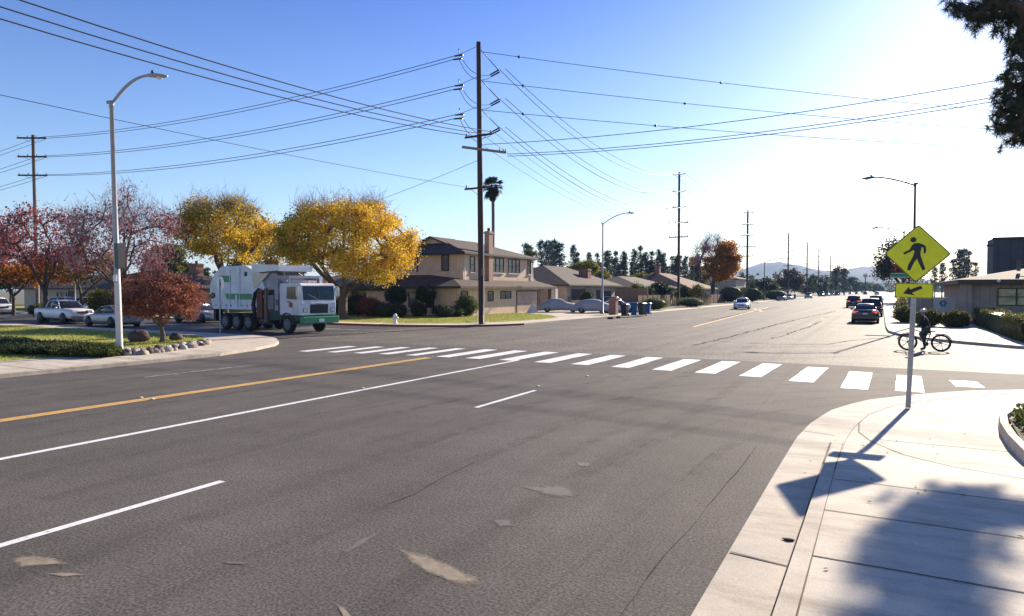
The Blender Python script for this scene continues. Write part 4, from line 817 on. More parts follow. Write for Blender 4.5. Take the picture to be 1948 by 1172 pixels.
for k in range(6):
    a = k * math.pi / 3; g.M = Matrix.Translation((.25 + .17 * math.cos(a), -.151, 1.4 + .17 * math.sin(a))) @ Matrix.Rotation(R(90), 4, 'X'); g.lathe([(.1, 0), (.1, .012)], 8)
g.build('emblem', 'emblem', pnl)

# ------------------------------------------------------------------ vegetation
def fastmesh(name, V, Fq, m, parent=None, smooth=False):
    V = np.asarray(V, dtype=np.float32).reshape(-1, 3); Fq = np.asarray(Fq, dtype=np.int32); k = Fq.shape[1]
    me = bpy.data.meshes.new(name); me.vertices.add(len(V)); me.vertices.foreach_set('co', V.ravel())
    me.loops.add(Fq.size); me.loops.foreach_set('vertex_index', Fq.ravel()); me.polygons.add(len(Fq))
    me.polygons.foreach_set('loop_start', np.arange(0, Fq.size, k, dtype=np.int32))
    me.update(calc_edges=True); me.materials.append(MATS[m])
    o = bpy.data.objects.new(name, me); COL.objects.link(o)
    if parent is not None: o.parent = parent
    return o
def unit(n):
    v = rng.normal(size=(n, 3)); return v / np.linalg.norm(v, axis=1)[:, None]
def leafquads(C, s, asp=0.6, svar=0.4, updown=0.0):
    n = len(C); u = unit(n); u[:, 2] -= updown; u /= np.linalg.norm(u, axis=1)[:, None]
    w = np.cross(u, unit(n)); w /= (np.linalg.norm(w, axis=1)[:, None] + 1e-9)
    sz = s * (1 + rng.uniform(-svar, svar, size=(n, 1)))
    a = C - u * sz; b = C + w * sz * asp; c = C + u * sz; d = C - w * sz * asp
    V = np.stack([a, b, c, d], axis=1).reshape(-1, 3); F = np.arange(4 * n).reshape(n, 4); return V, F
def skeleton(clusters, base, split, r0, limbs=5, limb_reach=0.45, wob=0.12, droop=0.0):
    """connects cluster centres back to the trunk; radii follow the pipe model"""
    nodes = [Vector(base), Vector(base).lerp(Vector(split), .5) + Vector((random.uniform(-.08, .08), random.uniform(-.08, .08), 0)), Vector(split)]; par = [-1, 0, 1]
    cl = [Vector(c) for c in clusters]; sp_v = Vector(split)
    cen = sum(cl, Vector()) / len(cl)
    for k in range(limbs):                      # main limbs fan out from the split
        a = 2 * math.pi * k / limbs + random.uniform(-.3, .3)
        best = max(cl, key=lambda c: (c - sp_v).xy.normalized().dot(Vector((math.cos(a), math.sin(a)))) + .3 * random.random())
        tgt = sp_v.lerp(best, random.uniform(limb_reach * .8, limb_reach * 1.3)); tgt.z += .25 * abs(tgt.z - sp_v.z) * random.uniform(.3, 1)
        prev = 2
        for j in (1, 2, 3):
            p = sp_v.lerp(tgt, j / 3); p += Vector((random.uniform(-1, 1), random.uniform(-1, 1), random.uniform(-.5, .5))) * wob * (j < 3)
            nodes.append(p); par.append(prev); prev = len(nodes) - 1
    dist0 = {i: 0 for i in range(len(nodes))}
    for c in sorted(cl, key=lambda c: (c - sp_v).length):
        best, bd = 2, 1e9
        for i in range(2, len(nodes)):
            n_ = nodes[i]; d = (n_ - c).length + .25 * (n_ - sp_v).length * (1 if n_.z < c.z + .3 else 2)
            if d < bd: best, bd = i, d
        a = nodes[best]; prev = best; seg = max(2, int((c - a).length / 0.8))
        for j in range(1, seg + 1):
            p = a.lerp(c, j / seg)
            if j < seg: p += Vector((random.uniform(-1, 1), random.uniform(-1, 1), random.uniform(-.3, 1))) * wob
            nodes.append(p); par.append(prev); prev = len(nodes) - 1
    cnt = [0] * len(nodes); kids = [[] for _ in nodes]
    for i in range(1, len(nodes)): kids[par[i]].append(i)
    for i in range(len(nodes) - 1, -1, -1):
        if not kids[i]: cnt[i] = 1
        if par[i] >= 0: cnt[par[i]] += cnt[i]
    tot = cnt[2]; rad = [max(0.008, r0 * (c / tot) ** 0.45) for c in cnt]; rad[0] = r0 * 1.25; rad[1] = r0 * 1.02
    return nodes, par, rad, kids
def skel_mesh(name, sk, m, parent, n=6):
    nodes, par, rad, kids = sk; g = MB(); done = set()
    for i in range(len(nodes)):                 # chains
        if i and (len(kids[par[i]]) == 1): continue
        if i == 0: chain = [0]; cur = 0
        else: chain = [par[i], i]; cur = i
        while len(kids[cur]) == 1: cur = kids[cur][0]; chain.append(cur)
        if len(chain) < 2: continue
        rr = [rad[k] for k in chain]
        if i: rr[0] = min(rad[chain[0]], rr[1] * 1.25)
        g.tube([nodes[k] for k in chain], rr, n if rr[0] > .05 else 4, caps=False)
    return g.build(name, m, parent)
def crown_pts(n, c, rad, kind='dome', inner=.5):
    out = []
    while len(out) < n:
        p = np.array([random.uniform(-1, 1), random.uniform(-1, 1), random.uniform(-1, 1)])
        r = np.linalg.norm(p)
        if r > 1 or r < inner * random.random() + inner * .4: continue
        if kind == 'dome' and p[2] < -.55: continue
        if kind == 'skirt' and p[2] < -.25 and math.hypot(p[0], p[1]) < .6: continue
        if kind == 'umb' and (p[2] < -.75 or (p[2] < -.1 and math.hypot(p[0], p[1]) < .5) or (p[2] < -.3 and p[0] < .1)): continue
        if kind == 'fan' and p[2] < -.3 and math.hypot(p[0], p[1]) < .45: continue
        out.append((c[0] + p[0] * rad[0], c[1] + p[1] * rad[1], c[2] + p[2] * rad[2]))
    return out
def twigs(cl, n, ln, parent, m='twig', cond=None, up=.6, r=.014):
    P_ = [c for c in cl if cond is None or cond(c)]
    if not P_: return
    C = np.array([P_[i] for i in rng.integers(0, len(P_), n)]) + rng.normal(size=(n, 3)) * ln * .45
    d = unit(n); d[:, 2] = np.abs(d[:, 2]) * 1.2 + up * rng.random(n); d /= np.linalg.norm(d, axis=1)[:, None]
    w = np.cross(d, unit(n)); w /= np.linalg.norm(w, axis=1)[:, None]; L_ = ln * rng.uniform(.5, 1.3, size=(n, 1))
    V = np.stack([C - w * r, C + w * r, C + d * L_], axis=1).reshape(-1, 3); return fastmesh('twig_spray', V, np.arange(3 * n).reshape(n, 3), m, parent)
def tree(name, label, loc, split_z, cc, rad, ncl, nleaf, lsize, lmat, bark='bark', r0=.25, limbs=5, kind='dome', spread=.55, group=None, twig_n=0, twig_cond=None, cat='tree', leafcond=None, inner=.5, lmat2=None, cond2=None, base_z=.12, asp=.6, twig_len=.7, flat=.7, reach=.45, shift=(0, 0)):
    t = thing(name, label, cat, (loc[0], loc[1], base_z), 0, group)
    cl = crown_pts(ncl, (shift[0], shift[1], cc), rad, kind, inner)
    sk = skeleton(cl, (0, 0, -.1), (shift[0] * .15, shift[1] * .15, split_z), r0, limbs, reach)
    skel_mesh('trunk', sk, bark, t)
    lc = [c for c in cl if leafcond is None or leafcond(c)]
    def mk(src, m, n, nm='crown'):
        if not src or n < 1: return
        src = np.array(src); idx = rng.integers(0, len(src), n); C = src[idx] + rng.normal(size=(n, 3)) * np.array([spread, spread, spread * flat]) 
        fastmesh(nm, *leafquads(C, lsize, asp), m, t)
    if lmat2:
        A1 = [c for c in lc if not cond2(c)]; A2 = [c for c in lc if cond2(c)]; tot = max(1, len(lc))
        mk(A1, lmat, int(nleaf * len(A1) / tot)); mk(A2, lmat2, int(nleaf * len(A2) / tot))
    else: mk(lc, lmat, nleaf)
    if twig_n: twigs(cl, twig_n, twig_len, t, cond=twig_cond)
    return t
top = lambda z: (lambda c: c[2] > z)
# golden street trees
x, y = G(652, 611)
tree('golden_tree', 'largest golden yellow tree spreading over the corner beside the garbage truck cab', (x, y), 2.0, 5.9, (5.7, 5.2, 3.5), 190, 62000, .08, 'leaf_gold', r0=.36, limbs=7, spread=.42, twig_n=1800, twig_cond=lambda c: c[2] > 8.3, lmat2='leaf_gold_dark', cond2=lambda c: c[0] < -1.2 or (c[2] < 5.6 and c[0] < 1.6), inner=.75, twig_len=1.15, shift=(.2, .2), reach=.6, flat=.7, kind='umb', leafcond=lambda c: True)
x, y = G(428, 601)
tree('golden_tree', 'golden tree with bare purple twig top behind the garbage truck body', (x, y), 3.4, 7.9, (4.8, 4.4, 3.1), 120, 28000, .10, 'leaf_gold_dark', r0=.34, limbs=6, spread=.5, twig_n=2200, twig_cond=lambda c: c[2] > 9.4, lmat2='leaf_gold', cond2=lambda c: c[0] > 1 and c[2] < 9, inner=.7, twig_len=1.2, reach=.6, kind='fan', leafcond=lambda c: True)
x, y = onD(512, 80)
tree('golden_tree', 'thin orange brown tree between the two fuller golden trees', (x, y), 3.0, 7.0, (4.2, 3.5, 2.9), 60, 4500, .15, 'leaf_gold_dark', r0=.2, limbs=5, spread=.6, twig_n=2600, twig_cond=lambda c: c[2] > 6.6, inner=.5, twig_len=1.0)
# crimson trees
x, y = G(88, 613)
tree('crimson_maple', 'crimson leaved tree with forked trunk in front of the white pickup', (x, y), 2.2, 6.1, (3.5, 3.2, 2.6), 70, 4800, .09, 'leaf_crimson', r0=.2, limbs=5, spread=.55, twig_n=900, inner=.45, lmat2='leaf_orange', cond2=lambda c: c[2] < 4.1, shift=(-.2, 0), reach=.6)
x, y = G(-20, 604)
tree('crimson_maple', 'crimson tree cut by the left edge of the picture', (x, y), 2.4, 6.4, (3.7, 3.2, 2.8), 60, 4800, .10, 'leaf_crimson', r0=.2, limbs=5, spread=.55, twig_n=900, lmat2='leaf_orange', cond2=lambda c: c[2] < 4.4)
x, y = G(232, 616)
tree('crimson_maple', 'half bare dusky crimson tree with wide purple twigs behind the street lamp', (x, y), 1.9, 6.2, (4.5, 3.6, 3.6), 120, 4600, .09, 'leaf_crimson', r0=.22, limbs=7, spread=.5, twig_n=5200, twig_len=.9, inner=.5, kind='fan', leafcond=lambda c: c[2] < 7.8 or random.random() < .25, reach=.6)
x, y = G(26, 600)
tree('orange_tree', 'small orange leaved tree beside the parked white cars at far left', (x, y), 1.8, 4.3, (3.4, 3, 1.7), 45, 3200, .16, 'leaf_orange', r0=.16, limbs=4, spread=.5, lmat2='leaf_crimson', cond2=lambda c: c[2] > 4.7)
x, y = G(155, 601)
tree('orange_tree', 'small orange tree behind the roof of the white pickup', (x, y), 1.8, 4.5, (4.0, 3, 1.8), 50, 3600, .16, 'leaf_orange', r0=.16, limbs=4, spread=.5, lmat2='leaf_olive', cond2=lambda c: c[0] > 1.6)
# rust coloured low tree on the near lawn
x, y = G(307, 656)
tree('japanese_maple', 'low broad rust red tree on the lawn beside the stone border', (x, y), .7, 2.0, (1.85, 1.75, 1.22), 190, 30000, .05, 'leaf_rust', bark='bark_grey', r0=.11, limbs=7, spread=.17, inner=.55, kind='skirt', flat=.5, asp=.45)
# orange and grey tree by the avenue
x, y = G(1356, 578)
tree('sycamore', 'tall orange leaved tree with bare grey upper branches beside the avenue', (x, y), 3.0, 7.2, (4.3, 4.0, 5.2), 150, 15000, .18, 'leaf_orange', r0=.38, limbs=6, spread=.55, twig_n=4200, twig_cond=lambda c: c[2] > 7.5 and c[0] < 1.5, leafcond=lambda c: c[2] < 7.0 + 1.6 * c[0] or random.random() < .12, inner=.5, twig_len=1.1, lmat2='leaf_olive', cond2=lambda c: c[0] < -2.6 and c[2] < 6)
# maroon tree at right behind the sign
x, y = (3.6, 150)
tree('maroon_tree', 'dense maroon and green tree behind the diamond sign', (x, y), 3, 7.6, (4.2, 4.0, 5.0), 90, 8000, .24, 'leaf_maroon', r0=.35, limbs=5, spread=.8, lmat2='leaf_dark', cond2=lambda c: c[0] < -2.3 or c[2] > 10.6)
# generic trees
def gtree(u, v_top, wpx, d, label, lm, base=None, v_bot=None, name='tree', n=2600, ls=None, group=None, twig_n=0, dens=1.0, bark='bark_dark', ncl=None):
    x, y = onD(u, d); h = hz(v_top, d) - .12; w = wpx / FPX * d / 2; zb = (hz(v_bot, d) if v_bot else h * .25)
    cc = (h + zb) / 2; rz_ = (h - zb) / 2
    return tree(name, label, (x, y), max(.5, zb * .9), cc, (w * .92, w * .8, rz_ * .92), ncl or 40, n, ls or max(.1, w * .07), lm, bark=bark, r0=max(.12, h * .022), limbs=4, spread=max(.3, w * .14), group=group, twig_n=twig_n, inner=.35)
gtree(1500, 511, 56, 240, 'round half bare brownish tree below the third avenue pole', 'leaf_brownish', v_bot=566, twig_n=1500, n=3500)
gtree(1452, 530, 60, 175, 'broad dark green tree left of the bare brownish tree', 'leaf_dark', v_bot=578, n=4000)
gtree(1424, 534, 34, 160, 'dark rounded evergreen just right of the orange tree', 'leaf_dark', v_bot=580, n=2600)
gtree(1536, 518, 36, 270, 'dark green tree right of the bare brownish tree', 'leaf_dark', v_bot=570, n=2600)
gtree(1556, 518, 40, 290, 'very dark round tree in the middle of the avenue row', 'leaf_dark', v_bot=568, n=2800)
gtree(1578, 520, 28, 320, 'olive green tree in the avenue row', 'leaf_green', v_bot=566, n=2000)
gtree(1597, 507, 40, 350, 'tall dark cedar at the end of the avenue row', 'leaf_dark', v_bot=564, n=3200)
gtree(1618, 524, 34, 420, 'dark tree low against the blue hills', 'leaf_dark', v_bot=561, n=2200)
gtree(1640, 536, 40, 520, 'low distant tree over the end of the avenue', 'leaf_green', v_bot=560, n=1800)
gtree(1664, 538, 36, 560, 'low distant tree right of the avenue end', 'leaf_dark', v_bot=560, n=1500)
gtree(1646, 518, 9, 480, 'tiny tall palm like tree against the hills', 'leaf_dark', v_bot=530, n=500)
gtree(1255, 535, 40, 105, 'dark round tree standing over the red fence', 'leaf_dark', v_bot=576, n=6500, ls=.13)
gtree(1302, 547, 40, 120, 'grey green shrub tree behind the dark wooden pole', 'leaf_green', v_bot=572, n=3000)
gtree(1110, 497, 64, 120, 'olive yellow tree crown above the gabled house roof', 'leaf_olive', v_bot=530, n=4500)
gtree(1146, 512, 40, 128, 'olive green crown beside the slim lamp post', 'leaf_olive', v_bot=540, n=2400)
gtree(1226, 516, 44, 150, 'bright green crown above the shake roof', 'leaf_olive', v_bot=545, n=3000)
gtree(1196, 524, 40, 140, 'yellow green bush crown over the shake roof', 'leaf_green', v_bot=545, n=2400)
gtree(1330, 505, 40, 190, 'green tree behind the left of the orange tree', 'leaf_olive', v_bot=560, n=3000)
gtree(318, 468, 90, 84, 'olive green tree behind the half bare crimson tree', 'leaf_green', v_bot=540, n=7000)
gtree(372, 500, 50, 95, 'dark green tree left of the garbage truck', 'leaf_dark', v_bot=556, n=3800)
gtree(455, 492, 60, 100, 'dark green tree behind the garbage truck body', 'leaf_dark', v_bot=556, n=3800)
gtree(561, 496, 30, 110, 'small dark tree above the truck cab', 'leaf_dark', v_bot=540, n=1800)
gtree(735, 480, 44, 78, 'dark tree between the golden crown and the two storey house', 'leaf_dark', v_bot=540, n=3400)
gtree(1010, 474, 26, 100, 'small green crown behind the house chimney', 'leaf_green', v_bot=500, n=1200)
gtree(225, 520, 50, 90, 'dark tree behind the street lamp foot', 'leaf_dark', v_bot=575, n=2600)
gtree(110, 505, 110, 110, 'dark green tree mass behind the crimson crown', 'leaf_dark', v_bot=560, n=4200)
gtree(20, 500, 90, 115, 'dark green tree at the left edge behind the orange tree', 'leaf_dark', v_bot=560, n=3000)
gtree(1170, 530, 30, 118, 'dark leafy crown between the gabled house and the shake roof', 'leaf_dark', v_bot=560, n=2000)
gtree(1212, 540, 36, 102, 'low green crown behind the tan fence', 'leaf_green', v_bot=572, n=2000)
gtree(1282, 528, 34, 135, 'olive crown left of the dark wooden pole', 'leaf_olive', v_bot=570, n=2000)
gtree(1325, 540, 30, 118, 'orange brown low crown left of the orange tree', 'leaf_gold_dark', v_bot=574, n=1800)
gtree(1232, 545, 26, 99, 'small dark crown beside the dark round tree', 'leaf_dark', v_bot=578, n=1500)
# conifers
def conifer_proto(kind):
    t = thing('conifer', 'x', 'tree'); H_ = 20.0
    g = MB(); g.tube([(0, 0, 0), (0, 0, H_)], [.35, .05], 6); g.build('trunk', 'bark_dark', t)
    pts = []
    if kind == 0:
        for i in range(110):
            z = random.uniform(2, H_ * .99); f = 1 - z / H_; r = (.4 + 3.0 * f ** .8) * random.uniform(.3, 1.05); a = random.uniform(0, 6.28); pts.append((r * math.cos(a), r * math.sin(a), z - .2 * r))
    elif kind == 1:
        for k in range(13):
            z = 5 + 15 * k / 13 + random.uniform(-.4, .4); rr = random.uniform(1.0, 2.6) * (1.1 - .5 * k / 13)
            for i in range(7): a = random.uniform(0, 6.28); r = rr * random.uniform(.3, 1); pts.append((r * math.cos(a), r * math.sin(a), z + random.uniform(-.4, .4)))
    elif kind == 2:
        for i in range(100):
            z = 6 + 14 * random.random() ** .8; r = 2.4 * random.uniform(.2, 1) * (1 - abs(z - 13) / 11); a = random.uniform(0, 6.28); pts.append((r * math.cos(a), r * math.sin(a), z))
    else:
        for i in range(80): z = random.uniform(.8, H_); r = (1.3 * (1 - z / H_) + .25) * random.uniform(.2, 1); a = random.uniform(0, 6.28); pts.append((r * math.cos(a), r * math.sin(a), z))
    P_ = np.array(pts); n = 2600; C = P_[rng.integers(0, len(P_), n)] + rng.normal(size=(n, 3)) * np.array([.42, .42, .28])
    fastmesh('crown', *leafquads(C, .26, .5), 'needle_far', t); return t
PR = [conifer_proto(k) for k in range(4)]; used = [False] * 4
def put_conifer(k, u, vt, d, label, group=None, sx=1.0):
    x, y = onD(u, d); s_ = (hz(vt, d)) / 20.0
    if used[k]: o = dup(PR[k], (x, y, 0), random.uniform(0, 6), label, None, (s_ * sx, s_ * sx, s_))
    else: used[k] = True; o = PR[k]; o.location = (x, y, 0); o.rotation_euler = (0, 0, random.uniform(0, 6)); o.scale = (s_ * sx, s_ * sx, s_); o['label'] = label
    if group: o['group'] = group
CL = 'one of the dark pines in the row on the skyline behind the gabled house roofs'
for i, (u, v) in enumerate([(1003, 464), (1029, 457), (1040, 462), (1048, 463), (1056, 456), (1064, 463), (1091, 470), (1098, 482), (1120, 484), (1136, 484), (1155, 481), (1171, 480), (1188, 479), (1206, 478), (1218, 470), (1228, 484), (1240, 480), (1252, 478), (1262, 482), (1278, 490), (1288, 488), (1304, 490), (1315, 494), (1326, 486)]):
    put_conifer([1, 1, 2, 2, 1, 1, 2, 0, 2, 0, 2, 0, 1, 2, 0, 2, 0, 2, 1, 0, 1, 0, 2, 1][i], u, v - 4, 170 + (i * 37) % 60, CL, 'skyline pines behind the houses', .85 + .5 * ((i * 7) % 5 == 0))
for i in range(22):
    put_conifer([0, 2, 3, 1][i % 4], 1084 + i * 11.5 + random.uniform(-4, 4), random.uniform(484, 510), 150 + random.uniform(0, 60), CL, 'skyline pines behind the houses', random.uniform(.7, 2.0))
for i, (u, v, k) in enumerate([(1812, 492, 0), (1824, 474, 2), (1833, 470, 1), (1842, 476, 0), (1792, 500, 2), (1778, 508, 2), (1855, 498, 0)]):
    put_conifer(k, u, v, 180 + i * 7, 'one of the grey green conifers on the skyline over the office roof', 'skyline conifers over the office roof', 1.1)
put_conifer(3, 1729, 444, 118, 'narrow dark cypress tip poking out above the diamond sign', None, .9)
for i, (u, v, k) in enumerate([(1344, 500, 0), (1318, 500, 0), (1590, 512, 2), (1606, 510, 0)]):
    put_conifer(k, u, v, 260 + i * 20, 'one of the dark conifers beside the avenue in the middle distance', 'avenue conifers', 1.3)
for i, (u, v, k) in enumerate([(395, 508, 0), (410, 514, 0), (545, 512, 0), (575, 505, 2)]):
    put_conifer(k, u, v, 140 + i * 9, 'one of the dark conifer tips behind the garbage truck', 'conifers behind the garbage truck', 1.4)
# palm
px_, py_ = -42.2, 71.0
t = thing('palm_tree', 'slender fan palm rising beside the corner pole above the two storey house', 'palm', (px_, py_, .1))
g = MB(); pts = [(0 + .35 * math.sin(i / 9 * 2.2), 0, 15.0 * i / 9) for i in range(10)]; g.tube(pts, [.3] + [.2] * 8 + [.22], 8); g.build('trunk', 'wood_pole_grey', t)
tp = Vector(pts[-1]); V = []; F = []
for i in range(46):
    el = random.uniform(-1.0, 1.35); a = random.uniform(0, 6.28); d = Vector((math.cos(a) * math.cos(el), math.sin(a) * math.cos(el), math.sin(el))); st = random.uniform(.6, 1.0); c = tp + d * st
    sd_ = d.cross(Vector((0, 0, 1))).normalized(); up_ = sd_.cross(d)
    for j in range(11):
        b = R(-75 + 15 * j); q = (d * math.cos(b) + sd_ * math.sin(b)).normalized(); w = (-d * math.sin(b) + sd_ * math.cos(b)) * .07
        L_ = .85 * random.uniform(.85, 1.1); tipv = c + q * L_ + Vector((0, 0, -.22)); o = len(V); V += [tuple(c), tuple(c + q * L_ * .6 + w), tuple(tipv), tuple(c + q * L_ * .6 - w)]; F.append((o, o + 1, o + 2, o + 3))
fastmesh('fan_leaves', V, F, 'palm_leaf', t)
C = []; 
for i in range(500):
    z = random.uniform(0, 1.8); r = .5 * (1 - z / 2.3) + .1; a = random.uniform(0, 6.28); C.append((tp.x + r * math.cos(a), tp.y + r * math.sin(a), tp.z - z + .1))
fastmesh('dead_leaf_skirt', *leafquads(np.array(C), .22, .4), 'palm_skirt', t)
# shrubs and hedges
def shrub(name, label, x, y, rx, ry, h, lm, n=2500, ls=.06, group=None, z0=.12, boxy=0, stem=None, cat='bush', rz=0):
    t = thing(name, label, cat, (x, y, z0), rz, group)
    zb = stem or 0; P_ = []
    while len(P_) < n:
        p = unit(1)[0] * rng.uniform(.72, 1.04)
        if boxy: p = np.sign(p) * np.abs(p) ** (1 / boxy); p = p / max(1, np.abs(p).max()) * rng.uniform(.9, 1.03)
        z = zb + (h - zb) * (p[2] + 1) / 2
        k = 1 + .13 * math.sin(p[0] * 7 + x) * math.cos(p[1] * 6 + y)
        if boxy: k = 1
        P_.append((p[0] * rx * k, p[1] * ry * k, z * (1 + .05 * math.sin(p[0] * 9 + y * 3) * (1 if not boxy else .5))))
    P_ = np.array(P_) + rng.normal(size=(n, 3)) * ls * .7
    fastmesh('foliage', *leafquads(P_, ls, .6), lm, t)
    g = MB()
    if stem: g.tube([(0, 0, 0), (0.03, 0, stem + .2)], .06, 6)
    if boxy: g.box(-rx * .85, rx * .85, -ry * .85, ry * .85, .02, h * .86)
    else: g.ball((0, 0, zb + (h - zb) * .47), rx * .72, ry * .72, (h - zb) * .42, 12, 8, .12)
    for k in range(4): a = k * 1.6; g.tube([(0, 0, 0), (math.cos(a) * rx * .3, math.sin(a) * ry * .3, h * .5)], .03, 4)
    g.build('core', 'leaf_dark', t); return t
shrub('hedge', 'long clipped hedge in front of the office windows', 6.3, 47.0, .65, 10.0, 1.15, 'leaf_hedge', 16000, .055, boxy=3, cat='hedge')
shrub('hedge', 'hedge row at the right picture edge beside the sidewalk', 7.8, 38.2, 1.0, 1.9, 1.1, 'leaf_hedge', 5000, .055, boxy=3, cat='hedge')
for i, (x, y, rx, ry, h, lb) in enumerate([(4.25, 51.2, .85, .8, 1.05, 'rounded clipped bush right of the cyclist'), (2.75, 51.6, .8, .8, 1.1, 'rounded clipped bush directly behind the cyclist'), (1.6, 57, .7, 1.2, 1.25, 'dark clipped bush left of the sign post'), (2.5, 62, .8, 1.5, 1.4, 'larger bush behind the bushes near the blue panel'), (1.9, 70, .8, 2.5, 1.6, 'bush between the parked cars and the lamp'), (2.4, 84, .9, 5, 1.8, 'long bush row further along the right sidewalk')]):
    shrub('bush', lb, x, y, rx, ry, h, 'leaf_hedge', 4200, .055)
x, y = G(813, 604); shrub('topiary_tree', 'round topiary on a thin stem before the two storey house', x, y - .3, .95, .9, 2.75, 'leaf_dark', 3500, .06, stem=1.25)
x, y = G(702, 607); shrub('topiary_tree', 'round dark shrub left of the two storey house wall', -39.2, 48.9, 1.1, 1.0, 2.7, 'leaf_dark', 3500, .06, stem=1.0)
x, y = G(893, 604); shrub('bush', 'rounded dark bush at the east corner of the two storey house', -33.6 + .6, 51.2, 1.0, 1.0, 1.9, 'leaf_green', 4000, .06)
for i, (u, v, rx, h, lm, lb) in enumerate([(640, 604, 1.6, 1.7, 'leaf_green', 'loose green shrub behind the truck cab'), (668, 604, 1.5, 2.1, 'leaf_dark', 'loose dark shrub left of the hydrant'), (694, 606, 1.4, 1.8, 'leaf_maroon', 'reddish shrub under the porch roof'), (722, 607, 1.3, 1.3, 'leaf_dark', 'low dark shrub by the house corner'), (745, 607, 1.0, 1.2, 'leaf_brownish', 'brownish shrub in front of the beige wall'), (785, 606, .8, 1.3, 'leaf_brownish', 'thin brown shrub left of the topiary'), (833, 607, 1.1, 1.1, 'leaf_dark', 'dark low bush right of the topiary'), (855, 606, 1.0, .95, 'leaf_green', 'green low bush before the house corner'), (1066, 590, 1.2, 2.2, 'leaf_dark', 'dark shrub beside the open garage'), (1112, 590, 1.0, 2.5, 'leaf_dark', 'dark shrub beside the front door of the gabled house'), (1240, 592, 2.0, 1.5, 'leaf_green', 'low green bush behind the bins'), (1312, 586, 2.4, 1.4, 'leaf_green', 'low green bush right of the dark pole'), (1475, 572, 3.2, 2.6, 'leaf_dark', 'dark clipped hedge beside the far parked cars'), (1388, 577, 3.0, 3.4, 'leaf_dark', 'dark hedge right under the orange tree'), (1430, 576, 2.6, 3.0, 'leaf_dark', 'dark hedge by the fourth pole'), (178, 600, 1.5, 2.4, 'leaf_olive', 'yellow green shrub behind the pickup hood'), (215, 602, 1.4, 2.2, 'leaf_dark', 'dark shrub behind the silver car'), (55, 601, 1.0, .9, 'leaf_green', 'small shrub on the verge behind the maple trunk')]):
    x, y = G(u, v); shrub('bush', lb, x, y + .8, rx, rx * .8, h, lm, 2200, .055 * max(1, -x / 40))
# low ground cover hedge at the left corner
hp = [(5, 674, 1.3, .30), (62, 677, 1.2, .32), (112, 679, 1.1, .34), (152, 682, .9, .32), (188, 684, .7, .28)]
for i, (u, v, r_, h) in enumerate(hp):
    x, y = G(u, v); shrub('ground_cover_shrub', ['low dark spreading shrub at the left picture edge', 'low dark spreading shrub second from the left edge', 'low dark spreading shrub in the middle of the lawn border', 'low spreading shrub second from the street lamp', 'low greenish shrub right beside the street lamp foot'][i], x, y, r_ * 1.2, r_ * 1.0, h + .12, ['leaf_dark', 'leaf_dark', 'leaf_dark', 'leaf_green', 'leaf_green'][i], 4200, .04)
shrub('ground_cover_shrub', 'dark shrub at the left edge further back on the lawn', *G(-10, 664), 2.0, 1.2, .38, 'leaf_dark', 3500, .05)
# planter with ivy at the right edge
g = MB(); pc = [(2.15, 15.9), (1.95, 15.2), (1.84, 14.2), (1.80, 13.1), (1.82, 11.9), (1.95, 10.9), (2.2, 10.0)]
rings = []
for i, p in enumerate(pc):
    a = pc[max(i - 1, 0)]; b = pc[min(i + 1, len(pc) - 1)]; tt = Vector((b[0] - a[0], b[1] - a[1])).normalized(); nn = Vector((-tt.y, tt.x))
    rings.append([(p[0], p[1], -.02), (p[0] + nn.x * .015, p[1] + nn.y * .015, .2), (p[0] + nn.x * .13, p[1] + nn.y * .13, .2), (p[0] + nn.x * .14, p[1] + nn.y * .14, -.02)])
g.loft(rings); pk_ = g.build('planter_kerb', 'concrete_left'); tag(pk_, 'curved raised concrete planter kerb at the right picture edge', 'planter')
g = MB(); g.sheet([(2.28, 15.8), (2.1, 15.1), (1.98, 13.1), (2.1, 10.9), (2.4, 10), (7, 10), (7, 15.8)], .14); fixup(g); struct('planter_soil', g, 'soil')
C = np.column_stack([rng.uniform(2.12, 5, 9000), rng.uniform(10.4, 15.9, 9000), rng.uniform(.14, .34, 9000)]); C[:, 0] = np.where(C[:, 1] > 15.2, C[:, 0] + .15, C[:, 0])
iv = fastmesh('ivy', *leafquads(C, .04, .8), 'leaf_green'); tag(iv, 'dense green ivy filling the raised planter', 'ivy', kind='stuff')
# border stones
protos = []
for k in range(5):
    g = MB(); g.ball((0, 0, .08), .17 * random.uniform(.8, 1.2), .13, .12 * random.uniform(.8, 1.3), 8, 6, .22); o = g.build('border_stone', ['rock', 'rock_dark', 'rock_pale', 'rock', 'rock_pale'][k]); protos.append(o)
bl = [(230, 683, 678), (260, 681, 675), (290, 678, 672), (320, 674, 668), (350, 670, 663), (378, 664, 657), (400, 659, 653)]
cnt = 0
for (a, b) in zip(bl, bl[1:]):
    for k in range(13):
        f = random.random(); u = a[0] + (b[0] - a[0]) * f; v = random.uniform(a[1] + (b[1] - a[1]) * f, a[2] + (b[2] - a[2]) * f) + 1; x, y = G(u, v)
        o = protos[cnt % 5] if cnt < 5 else protos[random.randrange(5)].copy()
        if cnt >= 5: COL.objects.link(o)
        cnt += 1; s_ = random.uniform(.6, 1.15); o.location = (x, y, .09); o.scale = (s_, s_, s_); o.rotation_euler = (random.uniform(-.4, .4), random.uniform(-.4, .4), random.uniform(0, 6))
        tag(o, 'one of the fist to head sized stones in the border below the rust red tree', 'stone', 'border stones')
for (u, v, r_, lb) in [(265, 655, .5, 'larger dark boulder left of the rust red tree trunk'), (335, 652, .33, 'smaller dark boulder right of the rust red tree trunk')]:
    x, y = G(u, v); g = MB(); g.ball((0, 0, r_ * .5), r_ * 1.1, r_ * .8, r_ * .62, 12, 8, .16); o = g.build('boulder', 'rock_dark'); o.location = (x, y, .1); tag(o, lb, 'boulder')
